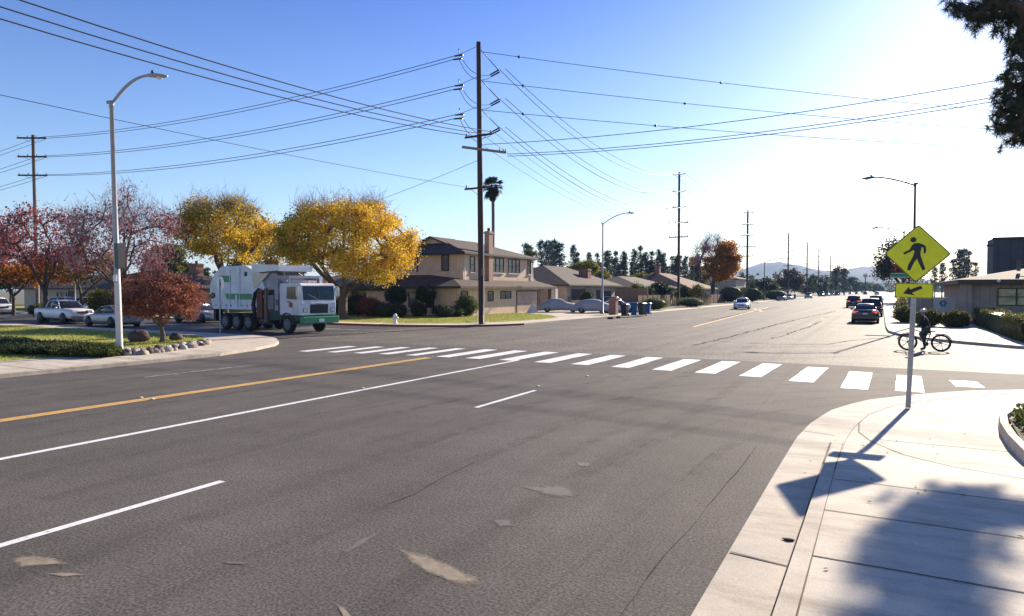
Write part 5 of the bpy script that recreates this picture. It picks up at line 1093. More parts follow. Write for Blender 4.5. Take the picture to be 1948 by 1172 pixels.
# lawn blades
def blades(name, polyfn, x0, x1, y0, y1, n, label):
    P_ = np.column_stack([rng.uniform(x0, x1, n), rng.uniform(y0, y1, n)]); P_ = P_[[polyfn(p) for p in P_]]; n = len(P_)
    a = rng.uniform(0, 6.28, n); h = rng.uniform(.03, .08, n); w = .02
    b = np.column_stack([P_, np.full(n, .125)]); d = np.column_stack([np.cos(a), np.sin(a), np.zeros(n)]) * w
    tp_ = b + np.column_stack([rng.normal(0, .02, n), rng.normal(0, .02, n), h]); V = np.stack([b - d, b + d, tp_], axis=1).reshape(-1, 3)
    o = fastmesh(name, V, np.arange(3 * n).reshape(n, 3), 'lawn_blade'); tag(o, label, 'grass', kind='stuff')
def inpoly(poly):
    def f(p):
        c = False
        for (ax, ay), (bx, by) in zip(poly, poly[1:] + poly[:1]):
            if (ay > p[1]) != (by > p[1]) and p[0] < (bx - ax) * (p[1] - ay) / (by - ay) + ax: c = not c
        return c
    return f
blades('lawn_grass', inpoly([(-26.2, 8), (-25.6, 12.4), (-25.6, 14.6), (-26.6, 17.5), (-28.6, 20.9), (-30.6, 22.2), (-36, 22.7), (-60, 22.7), (-60, 8)]), -60, -25, 8, 23, 45000, 'short green grass of the near left lawn')
blades('lawn_grass', inpoly([(-42, 39.2), (-34, 38.1), (-29.6, 38.4), (-26.5, 40.1), (-24.9, 43.5), (-24.2, 48.5), (-24.8, 53), (-27.6, 57.3), (-31.5, 60.5), (-33.4, 60.5), (-33.4, 51), (-42, 51)]), -42, -24, 38, 61, 30000, 'short green grass around the corner pole')
# fences
def fence(label, p0, p1, h, m, step=2.4, cap=True):
    a = Vector(p0); b = Vector(p1); L_ = (b - a).length; t = thing('fence', label, 'fence', (*p0, .12), math.atan2(b.y - a.y, b.x - a.x))
    n = max(1, round(L_ / step))
    g = MB(); g.box(0, L_, -.02, .02, .08, h); g.build('boards', m, t)
    g = MB(); g.box(0, L_, .021, .07, h * .2, h * .2 + .09); g.build('rail', m, t); g = MB(); g.box(0, L_, .021, .07, h * .8, h * .8 + .09); g.build('rail', m, t)
    for i in range(n + 1): g = MB(); g.box(L_ * i / n - .06, L_ * i / n + .06, -.055, .075, 0, h + .12); g.build('post', m, t)
fence('tall tan wooden fence catching sun beside the gabled house', (-31.5, 86), (-27.0, 86), 2.6, 'fence_wood'); fence('reddish brown board fence behind the bins', (-27.0, 82), (-27.0, 97), 1.7, 'fence_red', 2.2)
fence('low pale fence right of the dark wooden pole', (-27.5, 100), (-27.0, 112), 1.2, 'fence_wood', 2.4); fence('dark board fence beneath the orange tree', (-26.4, 114), (-26.0, 150), 1.6, 'fence_red', 3.0)
g = MB(); g.box(-.35, .35, -.35, .35, 0, 1.5); g.box(-.42, .42, -.42, .42, 1.5, 1.6); o = g.build('brick_pillar', 'brick_red'); o.location = (*G(1167, 601), .12); tag(o, 'square brick pillar left of the black bin', 'pillar')

# ------------------------------------------------------------------ near pine at the upper right
PX, PY = 8.6, 26.5
t = thing('pine_tree', 'long needled pine whose branches hang in from the upper right corner', 'tree', (PX, PY, 0.1))
def ray_at(u, v, d):                    # a point seen at (u,v), depth d, in tree space
    x, y = onD(u, d); return Vector((x - PX, y - PY, hz(v, d) - .1))
tw = []; br = []
pts_px = []
for (u0, u1, v0, v1, d0, d1, n_) in ((1800, 1850, 2, 48, 20.2, 21.2, 9), (1850, 1905, 0, 50, 20.2, 21.5, 9), (1905, 1950, 0, 70, 20, 21.5, 8), (1912, 1955, 70, 140, 19.8, 21, 8), (1902, 1955, 120, 215, 19.4, 20.6, 13), (1900, 1935, 200, 268, 19.0, 19.8, 12), (1938, 1960, 210, 270, 19.0, 20.2, 6)):
    for _ in range(n_): pts_px.append((random.uniform(u0, u1), random.uniform(v0, v1), random.uniform(d0, d1)))
for (u, v, d) in pts_px:
    tw.append((ray_at(u, v, d), .8))
for _ in range(46):                    # rest of the crown, mostly outside the frame
    z = random.uniform(7.0, 19.5); a = random.uniform(0, 6.28); rr = (6.2 - .25 * abs(z - 12)) * random.uniform(.35, 1)
    p = Vector((rr * math.cos(a), rr * math.sin(a), z)); wx, wy = p.x + PX, p.y + PY
    c, s = math.cos(YAW), math.sin(YAW); dd = -wx * s + wy * c; uu = 974 + FPX * (wx * c + wy * s) / dd; vv = 552 - FPX * (p.z + .1 - EYE) / dd
    if uu < 1985 and vv > -60: continue
    if uu < 1760: continue
    shx, shy = wx - .371 * p.z, wy - 2.19 * p.z
    if shy > 6.9 and shx < 7: continue
    tw.append((p, 1.0))
sh = []
cls = [tuple(p) for p, _ in tw]
sk = skeleton(cls, (0, 0, -.1), (0, 0, 7.5), .38, 7, .5, .15); nodes = sk[0]
skel_mesh('trunk', sk, 'bark', t)
V = []; F = []; Vd = []; Fd = []
for (c, k) in tw:
    for j in range(5 if k < 1 else 4):
        cc_ = c + Vector(rng.normal(size=3)) * .16; ax = Vector((rng.normal(), rng.normal(), -.4 + .5 * rng.normal())).normalized()
        nn_ = 60 if k < 1 else 24
        for i in range(nn_):
            d = (ax * .55 + Vector(unit(1)[0])).normalized(); L_ = random.uniform(.2, .33); w = d.cross(Vector(unit(1)[0])).normalized() * (.0085 if k < 1 else .02)
            o_ = cc_ + ax * random.uniform(-.1, .2); dry = random.random() < .07; A_, B_ = (Vd, Fd) if dry else (V, F); q = len(A_)
            A_ += [tuple(o_ - w), tuple(o_ + w), tuple(o_ + d * L_ + Vector((0, 0, -.04)))]; B_.append((q, q + 1, q + 2))
fastmesh('needles', V, F, 'needle', t); fastmesh('dry_needles', Vd, Fd, 'needle_dry', t)

# ------------------------------------------------------------------ vehicles
def wheel(parent, x, y, r, w, rimm='rim', side=1, name='wheel', spokes=5):
    M = Matrix.Translation((x, y, r)) @ Matrix.Rotation(R(-90 * side), 4, 'X')
    g = MB(); g.M = M; g.lathe([(r * .62, -w / 2), (r * .93, -w / 2), (r, -w * .35), (r, w * .35), (r * .93, w / 2), (r * .62, w / 2), (r * .60, w * .30), (r * .1, w * .28)], 22); wo_ = g.build(name, 'tyre', parent)
    g = MB(); g.M = M; g.lathe([(r * .60, w * .30), (r * .62, w * .50), (r * .55, w * .46), (r * .5, w * .34), (r * .18, w * .42), (r * .12, w * .50), (.01, w * .5)], 22)
    for k in range(spokes):
        a = 2 * math.pi * k / spokes; M2 = g.M; g.M = M2 @ Matrix.Rotation(a, 4, 'Z'); g.box(r * .12, r * .56, -r * .07, r * .07, w * .36, w * .47); g.M = M2
    g.build('rim', rimm, wo_); return wo_
def ring_(hw, zb, zt, k=.93, x=0):
    return [(x, -hw * .84, zb), (x, -hw * .97, zb + .10), (x, -hw, zb + .32 * (zt - zb)), (x, -hw * .99, zt - .16), (x, -hw * k, zt - .03), (x, -hw * .55, zt + .015), (x, hw * .55, zt + .015), (x, hw * k, zt - .03), (x, hw * .99, zt - .16), (x, hw, zb + .32 * (zt - zb)), (x, hw * .97, zb + .10), (x, hw * .84, zb)]
SPEC = {
 'sedan': dict(L=4.75, W=1.82, wb=(1.42, -1.38), r=.33, low=[(2.38, .38, .62, .60), (2.28, .26, .70, .76), (2.0, .22, .76, .86), (1.4, .2, .84, .9), (.85, .2, .92, .905), (0, .2, .95, .91), (-.8, .2, .97, .91), (-1.6, .2, 1.0, .89), (-2.1, .24, 1.02, .84), (-2.32, .3, .98, .76), (-2.38, .42, .86, .68)],
   gh=[(.95, .90, .93, .78, .72), (.2, .92, 1.40, .80, .58), (-.35, .93, 1.45, .80, .60), (-.95, .94, 1.42, .80, .60), (-1.85, .98, 1.04, .74, .66)], roof=(.25, -1.0)),
 'pickup': dict(L=5.5, W=1.9, wb=(1.75, -1.75), r=.39, low=[(2.7, .5, .9, .74), (2.6, .42, 1.02, .84), (2.3, .4, 1.08, .92), (1.5, .38, 1.12, .94), (.9, .38, 1.15, .95), (0, .38, 1.15, .95), (-.85, .38, 1.15, .95), (-2.65, .45, 1.15, .94), (-2.72, .5, 1.12, .92)],
   gh=[(1.15, 1.1, 1.14, .84, .78), (.5, 1.12, 1.70, .86, .66), (-.2, 1.13, 1.76, .86, .68), (-.8, 1.13, 1.74, .86, .68), (-1.0, 1.13, 1.3, .86, .72)], roof=(.5, -.85)),
 'suv': dict(L=4.8, W=1.9, wb=(1.45, -1.42), r=.37, low=[(2.38, .45, .8, .66), (2.28, .34, .92, .8), (1.9, .3, 1.0, .9), (1.2, .28, 1.06, .93), (.7, .28, 1.1, .94), (0, .28, 1.1, .94), (-1.5, .28, 1.12, .93), (-2.2, .3, 1.12, .9), (-2.38, .4, 1.05, .84)],
   gh=[(.95, 1.06, 1.1, .84, .78), (.3, 1.08, 1.66, .86, .66), (-.4, 1.09, 1.72, .86, .68), (-1.6, 1.1, 1.68, .86, .68), (-2.25, 1.1, 1.2, .82, .74)], roof=(.3, -1.75)),
}
def car(kind, name, label, cat, loc, rz, paint, lit=False, rimm='rim', group=None, plate=True):
    S = SPEC[kind]; t = thing(name, label, cat, (loc[0], loc[1], .002), rz, group); L2 = S['L'] / 2; r = S['r']
    g = MB(); g.smooth = True; g.loft([ring_(hw, zb, zt, x=x) for x, zb, zt, hw in S['low']])
    b = g.build('body', paint, t); 
    g = MB()
    for wx in S['wb']:
        for sy in (-1, 1):
            g.lathe([(r * 1.17, 0), (r * 1.17, .03)], 20, Matrix.Translation((wx, sy * (S['W'] / 2 - .012), r + .01)) @ Matrix.Rotation(R(-90 * sy), 4, 'X'))
    g.box(-L2 * .85, L2 * .85, -S['W'] * .38, S['W'] * .38, .16, .3); g.build('wheel_arch', 'black', b)
    gh = S['gh']; g = MB(); g.smooth = True
    g.loft([[(x, -wb, zb), (x, -wt, zt - .04), (x, -wt * .8, zt), (x, wt * .8, zt), (x, wt, zt - .04), (x, wb, zb)] for x, zb, zt, wb, wt in gh]); gl = g.build('glasshouse', 'glass', t)
    g = MB(); rr = [q for q in gh[1:-1]]; a0 = S['roof'][0]; a1 = S['roof'][1]
    g.smooth = True; g.loft([[(x, -wt - .02, zt - .06), (x, -wt * .82, zt + .012), (x, 0, zt + .03), (x, wt * .82, zt + .012), (x, wt + .02, zt - .06), (x, 0, zt - .08)] for x, zt, wt in ((a0 + .02, rr[0][2] + .0, rr[0][4]), (rr[1][0], rr[1][2] + .0, rr[1][4]), (rr[-1][0], rr[-1][2], rr[-1][4]), (a1, rr[-1][2] - .01, rr[-1][4]))])
    rf_ = g.build('roof', paint, t)
    for sy in (-1, 1):
        g = MB(); g.tube([(gh[0][0], sy * gh[0][3], gh[0][1] + .02), (gh[1][0], sy * gh[1][4], gh[1][2] - .03)], .035, 5); g.build('pillar', paint, t)
        g = MB(); g.tube([(gh[-1][0], sy * gh[-1][3], gh[-1][1] + .02), (gh[-2][0], sy * gh[-2][4], gh[-2][2] - .03)], .05, 5); g.build('pillar', paint, t)
        xm = (gh[1][0] + gh[-2][0]) / 2; g = MB(); g.tube([(xm, sy * gh[2][3] * 1.0, gh[2][1]), (xm, sy * gh[2][4] * 1.01, gh[2][2] - .05)], .035, 5)
        g.build('pillar', paint, t)
        g = MB(); g.ball((gh[0][0] - .15, sy * (S['W'] / 2 + .09), gh[0][1] + .1), .06, .1, .07, 8, 6); g.tube([(gh[0][0] - .15, sy * (S['W'] / 2 - .1), gh[0][1] + .04), (gh[0][0] - .15, sy * (S['W'] / 2 + .05), gh[0][1] + .08)], .02, 4); g.build('mirror', paint, t)
        zf = S['low'][2][2]; zr = S['low'][-3][2]
        g = MB(); g.box(L2 - .22, L2 - .035, sy * .50 - .17, sy * .50 + .17, zf - .2, zf - .06); g.build('headlight', 'lens_white', t)
        g = MB(); g.box(-L2 + .0, -L2 + .22, sy * .62 - .17, sy * .62 + .17, zr - .26, zr - .1); g.build('taillight', 'lens_lit' if lit else 'lens_red', t)
        g = MB(); g.box(xm - .3, xm - .16, sy * (S['W'] / 2 - .01), sy * (S['W'] / 2 + .02), .86 * gh[1][1], .86 * gh[1][1] + .03); g.build('door_handle', paint, t)
    zf = S['low'][1][2]
    g = MB(); g.box(L2 - .1, L2 + .01, -.36, .36, zf - .24, zf - .08); g.build('grille', 'black', t)
    g = MB(); g.box(L2 - .1, L2 + .05, -S['W'] * .40, S['W'] * .40, .36, .5 if kind != 'pickup' else .58); g.box(L2 - .1, L2 + .04, -S['W'] * .3, S['W'] * .3, .26, .34); g.build('front_bumper', paint if kind != 'pickup' else 'steel_dark', t)
    g = MB(); g.box(-L2 - .05, -L2 + .12, -S['W'] * .42, S['W'] * .42, .36, .56); g.build('rear_bumper', paint, t)
    if plate: g = MB(); g.box(-L2 - .03, -L2 + .05, -.16, .16, .68, .80); g.build('number_plate', 'plate', t)
    for wx in S['wb']:
        for sy in (-1, 1): wheel(t, wx, sy * (S['W'] / 2 - .085), r, .2, rimm, sy)
    if kind == 'pickup':
        g = MB(); g.box(-2.5, -.95, -.78, .78, 1.12, 1.18); g.build('bed', 'black', t)
        g = MB(); g.tube([(-1.1, -.8, 1.15), (-1.15, -.75, 1.72), (-1.15, .75, 1.72), (-1.1, .8, 1.15)], .03, 5); g.tube([(-2.4, -.82, 1.16), (-2.4, -.8, 1.45), (-1.1, -.8, 1.5)], .025, 5); g.build('bed_rack', 'steel_dark', t)
    return t
x, y = G(137, 616)
car('pickup', 'pickup_truck', 'white pickup truck parked behind the crimson tree trunk', 'pickup', (-54.2, 27.9), R(-3), 'car_white')
car('sedan', 'parked_car', 'silver sedan nosed behind the white painted street lamp foot', 'car', (-46.6, 27.1), R(178), 'car_silver')
car('sedan', 'parked_car', 'pale sedan mostly hidden behind the rust red tree', 'car', (-46.5, 33.8), R(0), 'car_silver')
car('suv', 'parked_car', 'white car cut by the left edge of the picture', 'car', (-80.5, 34.9), R(-10), 'car_white')
car('suv', 'parked_car', 'white van like car behind the second tree at far left', 'car', (-80.5, 41.8), R(15), 'car_white')
car('pickup', 'parked_car', 'dark topped pale car left of the pickup behind the trees', 'car', (-73.0, 40.0), R(10), 'car_silver')
car('sedan', 'parked_car', 'dark sedan with a red tail light parked nearest on the right kerb', 'car', (-.98, 58.6), R(90), 'car_dark', lit=True)
car('suv', 'parked_car', 'second dark car in the right kerb row, just behind the nearest sedan', 'car', (-.75, 72.5), R(90), 'car_blue')
car('suv', 'moving_car', 'dark car driving away left of the right kerb row', 'car', (-3.3, 108), R(90), 'car_dark', lit=True)
car('suv', 'parked_car', 'dark van like car third in the right kerb row', 'car', (-.6, 112), R(90), 'car_dark')
car('sedan', 'parked_car', 'white glinting car fourth in the right kerb row', 'car', (-.4, 150), R(90), 'car_white')
car('sedan', 'moving_car', 'white sedan driving towards the camera nearest of the oncoming cars', 'car', (-15.9, 91.5), R(-84), 'car_white')
car('sedan', 'moving_car', 'pale sedan close behind the oncoming white sedan', 'car', (-17.3, 99.5), R(-88), 'car_silver')
car('suv', 'parked_car', 'grey car parked by the dark hedge past the distant lamp', 'car', (*G(1487, 572),), R(-90), 'car_silver')
car('sedan', 'parked_car', 'white car parked just behind the grey car by the hedge', 'car', (-20.9, 188), R(-90), 'car_white')
car('suv', 'parked_car', 'small distant car parked alone on the left kerb', 'car', (*G(1538, 567.5),), R(-90), 'car_silver')
for i, (u, v, p) in enumerate([(1563, 564.2, 'car_dark'), (1574, 563.3, 'car_silver'), (1583, 562.5, 'car_white'), (1592, 562, 'car_dark')]):
    car('suv', 'distant_car', ['first of the four tiny cars on the far left kerb, dark', 'second of the four tiny cars on the far left kerb, silver', 'third of the four tiny cars on the far left kerb, white', 'fourth of the four tiny cars on the far left kerb, dark'][i], 'car', G(u, v), R(-90), p, plate=False)
for i, (u, v, p, rz) in enumerate([(1618, 560.4, 'car_white', -90), (1630, 560.2, 'car_dark', -90), (1646, 560.8, 'car_dark', 90), (1668, 561.5, 'car_white', 90)]):
    car('suv', 'distant_car', ['tiny white car at the vanishing end of the avenue', 'tiny dark car beside the white one at the end of the avenue', 'tiny dark car driving away in the middle of the far avenue', 'tiny white car at the far right kerb end'][i], 'car', G(u, v), R(rz), p, plate=False)
# covered cars, dark suv in the driveway
def covered(label, loc, rz, kind):
    t = thing('covered_car', label, 'car', (*loc, .125), rz)
    g = MB(); g.smooth = True
    if kind == 0: st = [(2.35, .7, .62), (2.1, .86, .82), (1.2, .98, .9), (.75, 1.05, .9), (.15, 1.42, .86), (-.9, 1.46, .86), (-1.6, 1.12, .86), (-2.15, 1.0, .82), (-2.4, .75, .66)]
    else: st = [(2.3, .62, .6), (2.0, .85, .82), (1.1, 1.0, .9), (.4, 1.34, .88), (-.5, 1.44, .86), (-1.4, 1.3, .86), (-2.1, 1.0, .8), (-2.35, .7, .66)]
    rings = []
    for x, h, w in st:
        rings.append([(x, -w, .2), (x, -w * 1.03, .55), (x, -w * .98, min(h * .72, .95)), (x, -w * .62, h - .03), (x, 0, h + .02), (x, w * .62, h - .03), (x, w * .98, min(h * .72, .95)), (x, w * 1.03, .55), (x, w, .2)])
    g.loft(rings); g.build('cloth_cover', 'car_cover', t)
    for wx in (1.4, -1.4):
        for sy in (-1, 1): wheel(t, wx, sy * .78, .31, .2, 'rim_dirty', sy)
    return t
covered('car under a grey cloth cover nearest the garage door', (-30.6, 66.2), R(28), 0)
covered('car under a grey cloth cover beside the slim lamp post', (-26.1, 65.4), R(15), 1)
car('suv', 'parked_car', 'dark blue car standing behind the covered cars', 'car', (-27.2, 74.5), R(20), 'car_blue')
car('sedan', 'parked_car', 'white nose of a car between covered car and brick pillar', 'car', (-24.6, 68.2), R(25), 'car_white')

# garbage truck (x forward from the front axle)
tk = thing('garbage_truck', 'white and green side loading garbage truck turning out of the side street', 'garbage truck', (-29.9, 28.68, .002), R(-8))
g = MB(); g.box(-8.1, 1.0, -.48, .48, .72, 1.0); g.box(-6.9, -3.6, -.9, .9, .6, .75); g.build('chassis', 'steel_dark', tk)
def sideprism(mb, poly, y0, y1): mb.prism(poly, y0, y1, 'y')
g = MB(); sideprism(g, [(-8.3, 1.7), (-8.0, 1.28), (-3.55, 1.28), (-3.55, 3.75), (-4.3, 4.02), (-7.0, 4.02), (-7.9, 3.55), (-8.5, 2.8)], -1.2, 1.2); bd = g.build('body', 'truck_white', tk, bevel=.03)
g = MB(); g.box(-7.3, -5.9, -1.215, -1.202, 3.0, 3.42); g.build('green_panel', 'truck_green', bd)
g = MB(); g.box(-4.35, -4.05, -1.215, -1.202, 3.35, 3.62); g.build('round_decal', 'truck_green_dark', bd)
g = MB(); g.prism([(-6.6, 2.28), (-6.35, 1.92), (-3.56, 1.92), (-3.56, 2.28)], -1.216, -1.203, 'y'); g.build('green_band', 'truck_green', bd)
g = MB(); g.prism([(-8.05 + .32 * math.cos(a / 16 * 6.283) , 2.15 + .2 * math.sin(a / 16 * 6.283)) for a in range(16)], -1.216, -1.203, 'y'); g.build('rear_decal', 'rust', bd)
g = MB(); g.box(-7.9, -3.56, -1.25, -1.203, 1.3, 1.42); g.build('lower_rail', 'truck_white', bd)
for k in range(7): g = MB(); g.box(-7.7 + .6 * k, -7.62 + .6 * k, -1.24, -1.203, 1.5, 1.56); g.build('marker_light', 'trim_dark', bd)
for k in (-6.0, -4.9): g = MB(); g.box(k, k + .06, -1.245, -1.203, 1.42, 3.9); g.build('body_rib', 'truck_white', bd)
g = MB(); g.box(-5.3, -5.12, -1.27, -1.203, 1.42, 2.2); g.build('latch', 'truck_white_top', bd)
# hopper with the raised white wind deflector
g = MB(); sideprism(g, [(-3.545, 1.28), (-1.3, 1.28), (-1.3, 2.3), (-3.545, 2.3)], -.7, 1.2); g.build('hopper', 'truck_grey', tk)
g = MB(); g.prism([(-3.545, 1.45), (-2.5, 1.45), (-2.2, 2.6), (-3.0, 3.9), (-3.545, 3.9)], -1.2, -1.12, 'y'); g.build('hopper_side', 'truck_white', tk); g = MB(); g.prism([(-3.545, 1.45), (-1.3, 1.45), (-1.3, 3.2), (-3.0, 3.9), (-3.545, 3.9)], 1.12, 1.2, 'y'); g.build('hopper_side', 'truck_white', tk)
g = MB(); g.prism([(-3.6, 4.08), (-3.35, 3.55), (-.9, 3.65), (-.82, 3.98)], -1.24, -1.15, 'y'); g.prism([(-3.6, 4.08), (-3.35, 3.55), (-.9, 3.65), (-.82, 3.98)], 1.15, 1.24, 'y'); g.box(-3.55, -.85, -1.149, 1.149, 3.9, 3.97); g.box(-.93, -.84, -1.149, 1.149, 3.62, 3.9); g.build('hopper_canopy', 'truck_white_top', tk)
g = MB(); g.prism([(-3.5, 3.5), (-1.7, 3.52), (-2.9, 2.75), (-3.3, 2.6)], -1.235, -1.205, 'y'); g.build('cream_flap', 'cream', tk)
g = MB(); g.prism([(-2.85, 2.7), (-1.65, 3.5), (-1.1, 3.45), (-1.1, 2.55), (-2.2, 2.5)], -1.1, -1.06, 'y'); g.build('slanted_plate', 'truck_grey', tk)
g = MB(); g.box(-1.28, -.95, -1.15, 1.15, 1.3, 3.35); g.box(-.95, .15, -1.15, -1.05, 3.2, 3.35); g.box(.05, .15, -1.15, -1.05, 1.9, 3.2); g.box(.05, .15, 1.05, 1.15, 1.9, 3.35); g.box(.051, .149, -1.05, 1.05, 3.2, 3.349); g.box(-.949, .05, 1.05, 1.149, 1.9, 3.3); g.build('frame_box', 'truck_grey', tk)
g = MB(); g.box(.151, .19, .95, 1.16, 1.9, 3.3); g.build('white_post', 'truck_white_top', tk)
g = MB(); g.box(-.9, .0, -.9, .9, 2.2, 3.1); g.build('hydraulic_tank', 'truck_grey', tk)
g = MB(); g.tube([(-.55, -1.0, 2.3), (-.55, -1.0, 2.95)], .13, 10); g.tube([(-.35, -1.02, 2.9), (-.1, -1.02, 3.0)], .1, 8); g.build('exhaust', 'rim', tk)
# lift arm and grabber
g = MB(); g.box(-2.9, -2.35, -1.3, -1.0, .85, 2.4); g.tube([(-2.9, -1.2, 2.1), (-2.6, -1.25, 2.45), (-2.2, -1.25, 2.35)], .14, 8); g.build('lift_arm', 'rust', tk)
g = MB(); g.tube([(-3.1, -1.28, .9), (-3.3, -1.3, 1.6), (-3.1, -1.28, 2.3), (-2.7, -1.25, 2.55)], .11, 8); g.build('grabber', 'black', tk)
g = MB(); g.box(-2.2, -2.0, -1.25, -1.05, .6, 2.6); g.build('arm_mast', 'wood_pole_grey', tk)
g = MB(); g.box(-1.95, -1.35, -1.18, -.8, 1.35, 2.2); g.build('fluid_tank', 'rim_dirty', tk)
g = MB(); g.box(-1.9, -.75, -1.1, -.55, .75, 1.6); g.box(-1.2, -.7, -1.15, -.6, 1.6, 1.95); g.build('engine_cover', 'truck_green_dark', tk)
g = MB(); g.tube([(-3.3, -.95, .85), (-2.4, -.95, .7), (-1.5, -.95, .85)], .06, 6); g.tube([(-3.2, -1.0, .55), (-1.5, -1.0, .45)], .05, 6); g.box(-3.1, -2.5, -1.0, -.6, .45, .75); g.build('hydraulic_hoses', 'steel_dark', tk)
g = MB(); g.tube([(-3.3, -.8, 1.0), (-3.0, -.8, 1.0)], .16, 10); g.build('air_tank', 'rim', tk)
# cab
g = MB(); prof = [(-.72, 1.05), (1.36, 1.05), (1.40, 1.75), (1.30, 2.80), (1.18, 2.9), (-.68, 2.9), (-.72, 2.82)]
g.prism(prof, -1.2, 1.2, 'y'); cb = g.build('cab', 'truck_white', tk, bevel=.05)
def frontq(mb, y0, y1, z0, z1, out=.012, t=.02):
    def fx(z): return 1.40 - (z - 1.75) * (.10 / 1.05) if z > 1.75 else 1.36 + (z - 1.05) * .04 / .7
    mb.add([(fx(z0) + out, y0, z0), (fx(z0) + out, y1, z0), (fx(z1) + out, y1, z1), (fx(z1) + out, y0, z1), (fx(z0) - t, y0, z0), (fx(z0) - t, y1, z0), (fx(z1) - t, y1, z1), (fx(z1) - t, y0, z1)], [(0, 1, 2, 3), (4, 7, 6, 5), (0, 4, 5, 1), (2, 6, 7, 3), (0, 3, 7, 4), (1, 5, 6, 2)])
g = MB(); frontq(g, -1.08, 1.08, 1.93, 2.74); ws = g.build('windshield', 'windscreen', cb)
g = MB(); frontq(g, -.02, .02, 1.93, 2.74, .02); g.build('divider', 'trim_dark', ws)
for s_ in (-1, 1):
    g = MB(); g.tube([(1.42, s_ * .1, 1.95), (1.38, s_ * .75, 2.25)], .012, 4); g.build('wiper', 'black', ws)
g = MB(); frontq(g, -.62, .62, 1.16, 1.68, .02); gr = g.build('grille', 'black', cb)
for k in range(5): g = MB(); frontq(g, -.6, .6, 1.2 + .095 * k, 1.225 + .095 * k, .035, -.021); g.build('grille_bar', 'steel_dark', gr)
g = MB(); frontq(g, -.16, .16, 1.70, 1.76, .03); g.build('badge', 'rim', cb)
for s_ in (-1, 1):
    g = MB(); frontq(g, s_ * .95 - .14, s_ * .95 + .14, 1.22, 1.46, .02); hl = g.build('headlight', 'rim_dirty', cb)
    g = MB(); frontq(g, s_ * .95 - .1, s_ * .95 + .1, 1.25, 1.43, .03, -.021); g.build('lens', 'lens_white', hl)
    g = MB(); g.tube([(1.2, s_ * 1.2, 2.7), (1.35, s_ * 1.38, 2.7), (1.35, s_ * 1.38, 2.1), (1.2, s_ * 1.2, 2.05)], .02, 5); g.box(1.28, 1.36, s_ * 1.38 - .12, s_ * 1.38 + .12, 2.15, 2.65); g.build('mirror', 'trim_white', cb)
    g = MB(); g.lathe([(.05, 0), (.06, .05), (.02, .1)], 8, Matrix.Translation((1.1, s_ * .75, 2.92))); g.build('marker_light', 'leaf_gold', cb)
for k in (-.25, 0, .25): g = MB(); g.lathe([(.05, 0), (.05, .05), (.02, .08)], 8, Matrix.Translation((1.1, k, 2.92))); g.build('marker_light', 'leaf_gold', cb)
g = MB(); g.box(.3, .8, -.3, .3, 2.92, 3.05); g.build('roof_unit', 'truck_white_top', cb)
g = MB(); g.box(-.05, 1.05, -1.222, -1.203, 1.15, 2.78); dr = g.build('door', 'truck_white', cb)
g = MB(); g.prism([(.0, 2.0), (1.0, 1.95), (.95, 2.7), (.05, 2.7)], -1.23, -1.2225, 'y'); g.build('window', 'glass', dr)
g = MB(); g.box(.1, .3, -1.245, -1.2235, 1.8, 1.86); g.build('handle', 'trim_dark', dr)
g = MB(); g.prism([(.25, 1.5), (.55, 1.5), (.6, 1.72), (.4, 1.84), (.25, 1.74)], -1.2285, -1.2235, 'y'); g.build('orange_decal', 'leaf_orange', dr)
g = MB(); g.box(1.30, 1.62, -1.25, 1.25, .58, .98); bp = g.build('front_bumper', 'truck_green', tk, bevel=.03)
g = MB(); g.box(1.621, 1.63, -.18, .18, .66, .84); g.build('number_plate', 'plate', bp)
g = MB(); g.box(-.72, 1.3, -1.18, -1.0, .72, 1.045); g.box(-.72, 1.3, 1.0, 1.18, .72, 1.045); g.box(-.9, 1.28, -.9, .9, .62, 1.04); g.build('cab_skirt', 'truck_green_dark', tk)
g = MB(); rr = []
for k in range(11):
    a = math.pi * k / 10; rr.append((math.cos(a) * .66, .54 + math.sin(a) * .66))
g.prism(rr + [(p[0] * .88, (p[1] - .54) * .88 + .54) for p in reversed(rr)], -1.24, -.95, 'y'); g.build('fender', 'truck_green_dark', tk)
for lx, rm in ((0, 'rim_dirty'), (-4.05, 'rim_dirty'), (-5.35, 'rim_dirty'), (-6.65, 'rim_dirty')):
    for sy in (-1, 1): wheel(tk, lx, sy * 1.05, .52, .3, rm, sy, spokes=8)
g = MB(); g.box(-8.2, -7.9, -1.1, -.6, .5, 1.27); g.build('mud_flap', 'black', tk)

# bins, hydrant, street clutter
def bin_(label, u, v, m, h=1.08, rz=0):
    x, y = G(u, v); t = thing('wheelie_bin', label, 'trash bin', (x, y, .1), rz)
    g = MB(); g.loft([[(-a, -b, z), (a, -b, z), (a, b, z), (-a, b, z)] for a, b, z in ((.22, .24, .06), (.26, .3, h * .55), (.3, .35, h * .9), (.33, .38, h * .92), (.33, .38, h * .95))]); g.build('body', m, t, bevel=.015)
    g = MB(); g.loft([[(-a, -b, z), (a, -b, z), (a, b, z), (-a, b, z)] for a, b, z in ((.35, .41, h * .952), (.35, .41, h * .98), (.27, .32, h * 1.04))]); g.build('lid', m, t)
    for s_ in (-1, 1): g = MB(); g.lathe([(.12, 0), (.12, .05)], 12, Matrix.Translation((s_ * .28 - .02, .28, .12)) @ Matrix.Rotation(R(90), 4, 'Y')); g.build('wheel', 'tyre', t)
    g = MB(); g.tube([(-.25, .42, h * .93), (.25, .42, h * .93)], .02, 5); g.build('handle', m, t)
bin_('black wheeled bin, leftmost of the four bins', 1188, 604, 'bin_black', 1.1); bin_('bright blue bin second from the left, the widest', 1206, 603, 'bin_blue', 1.2, .3)
bin_('dark green bin between the two blue bins', 1221, 602, 'bin_green', 1.15, -.2); bin_('narrow blue bin, rightmost of the four bins', 1232, 600.5, 'bin_blue', 1.12, .1)
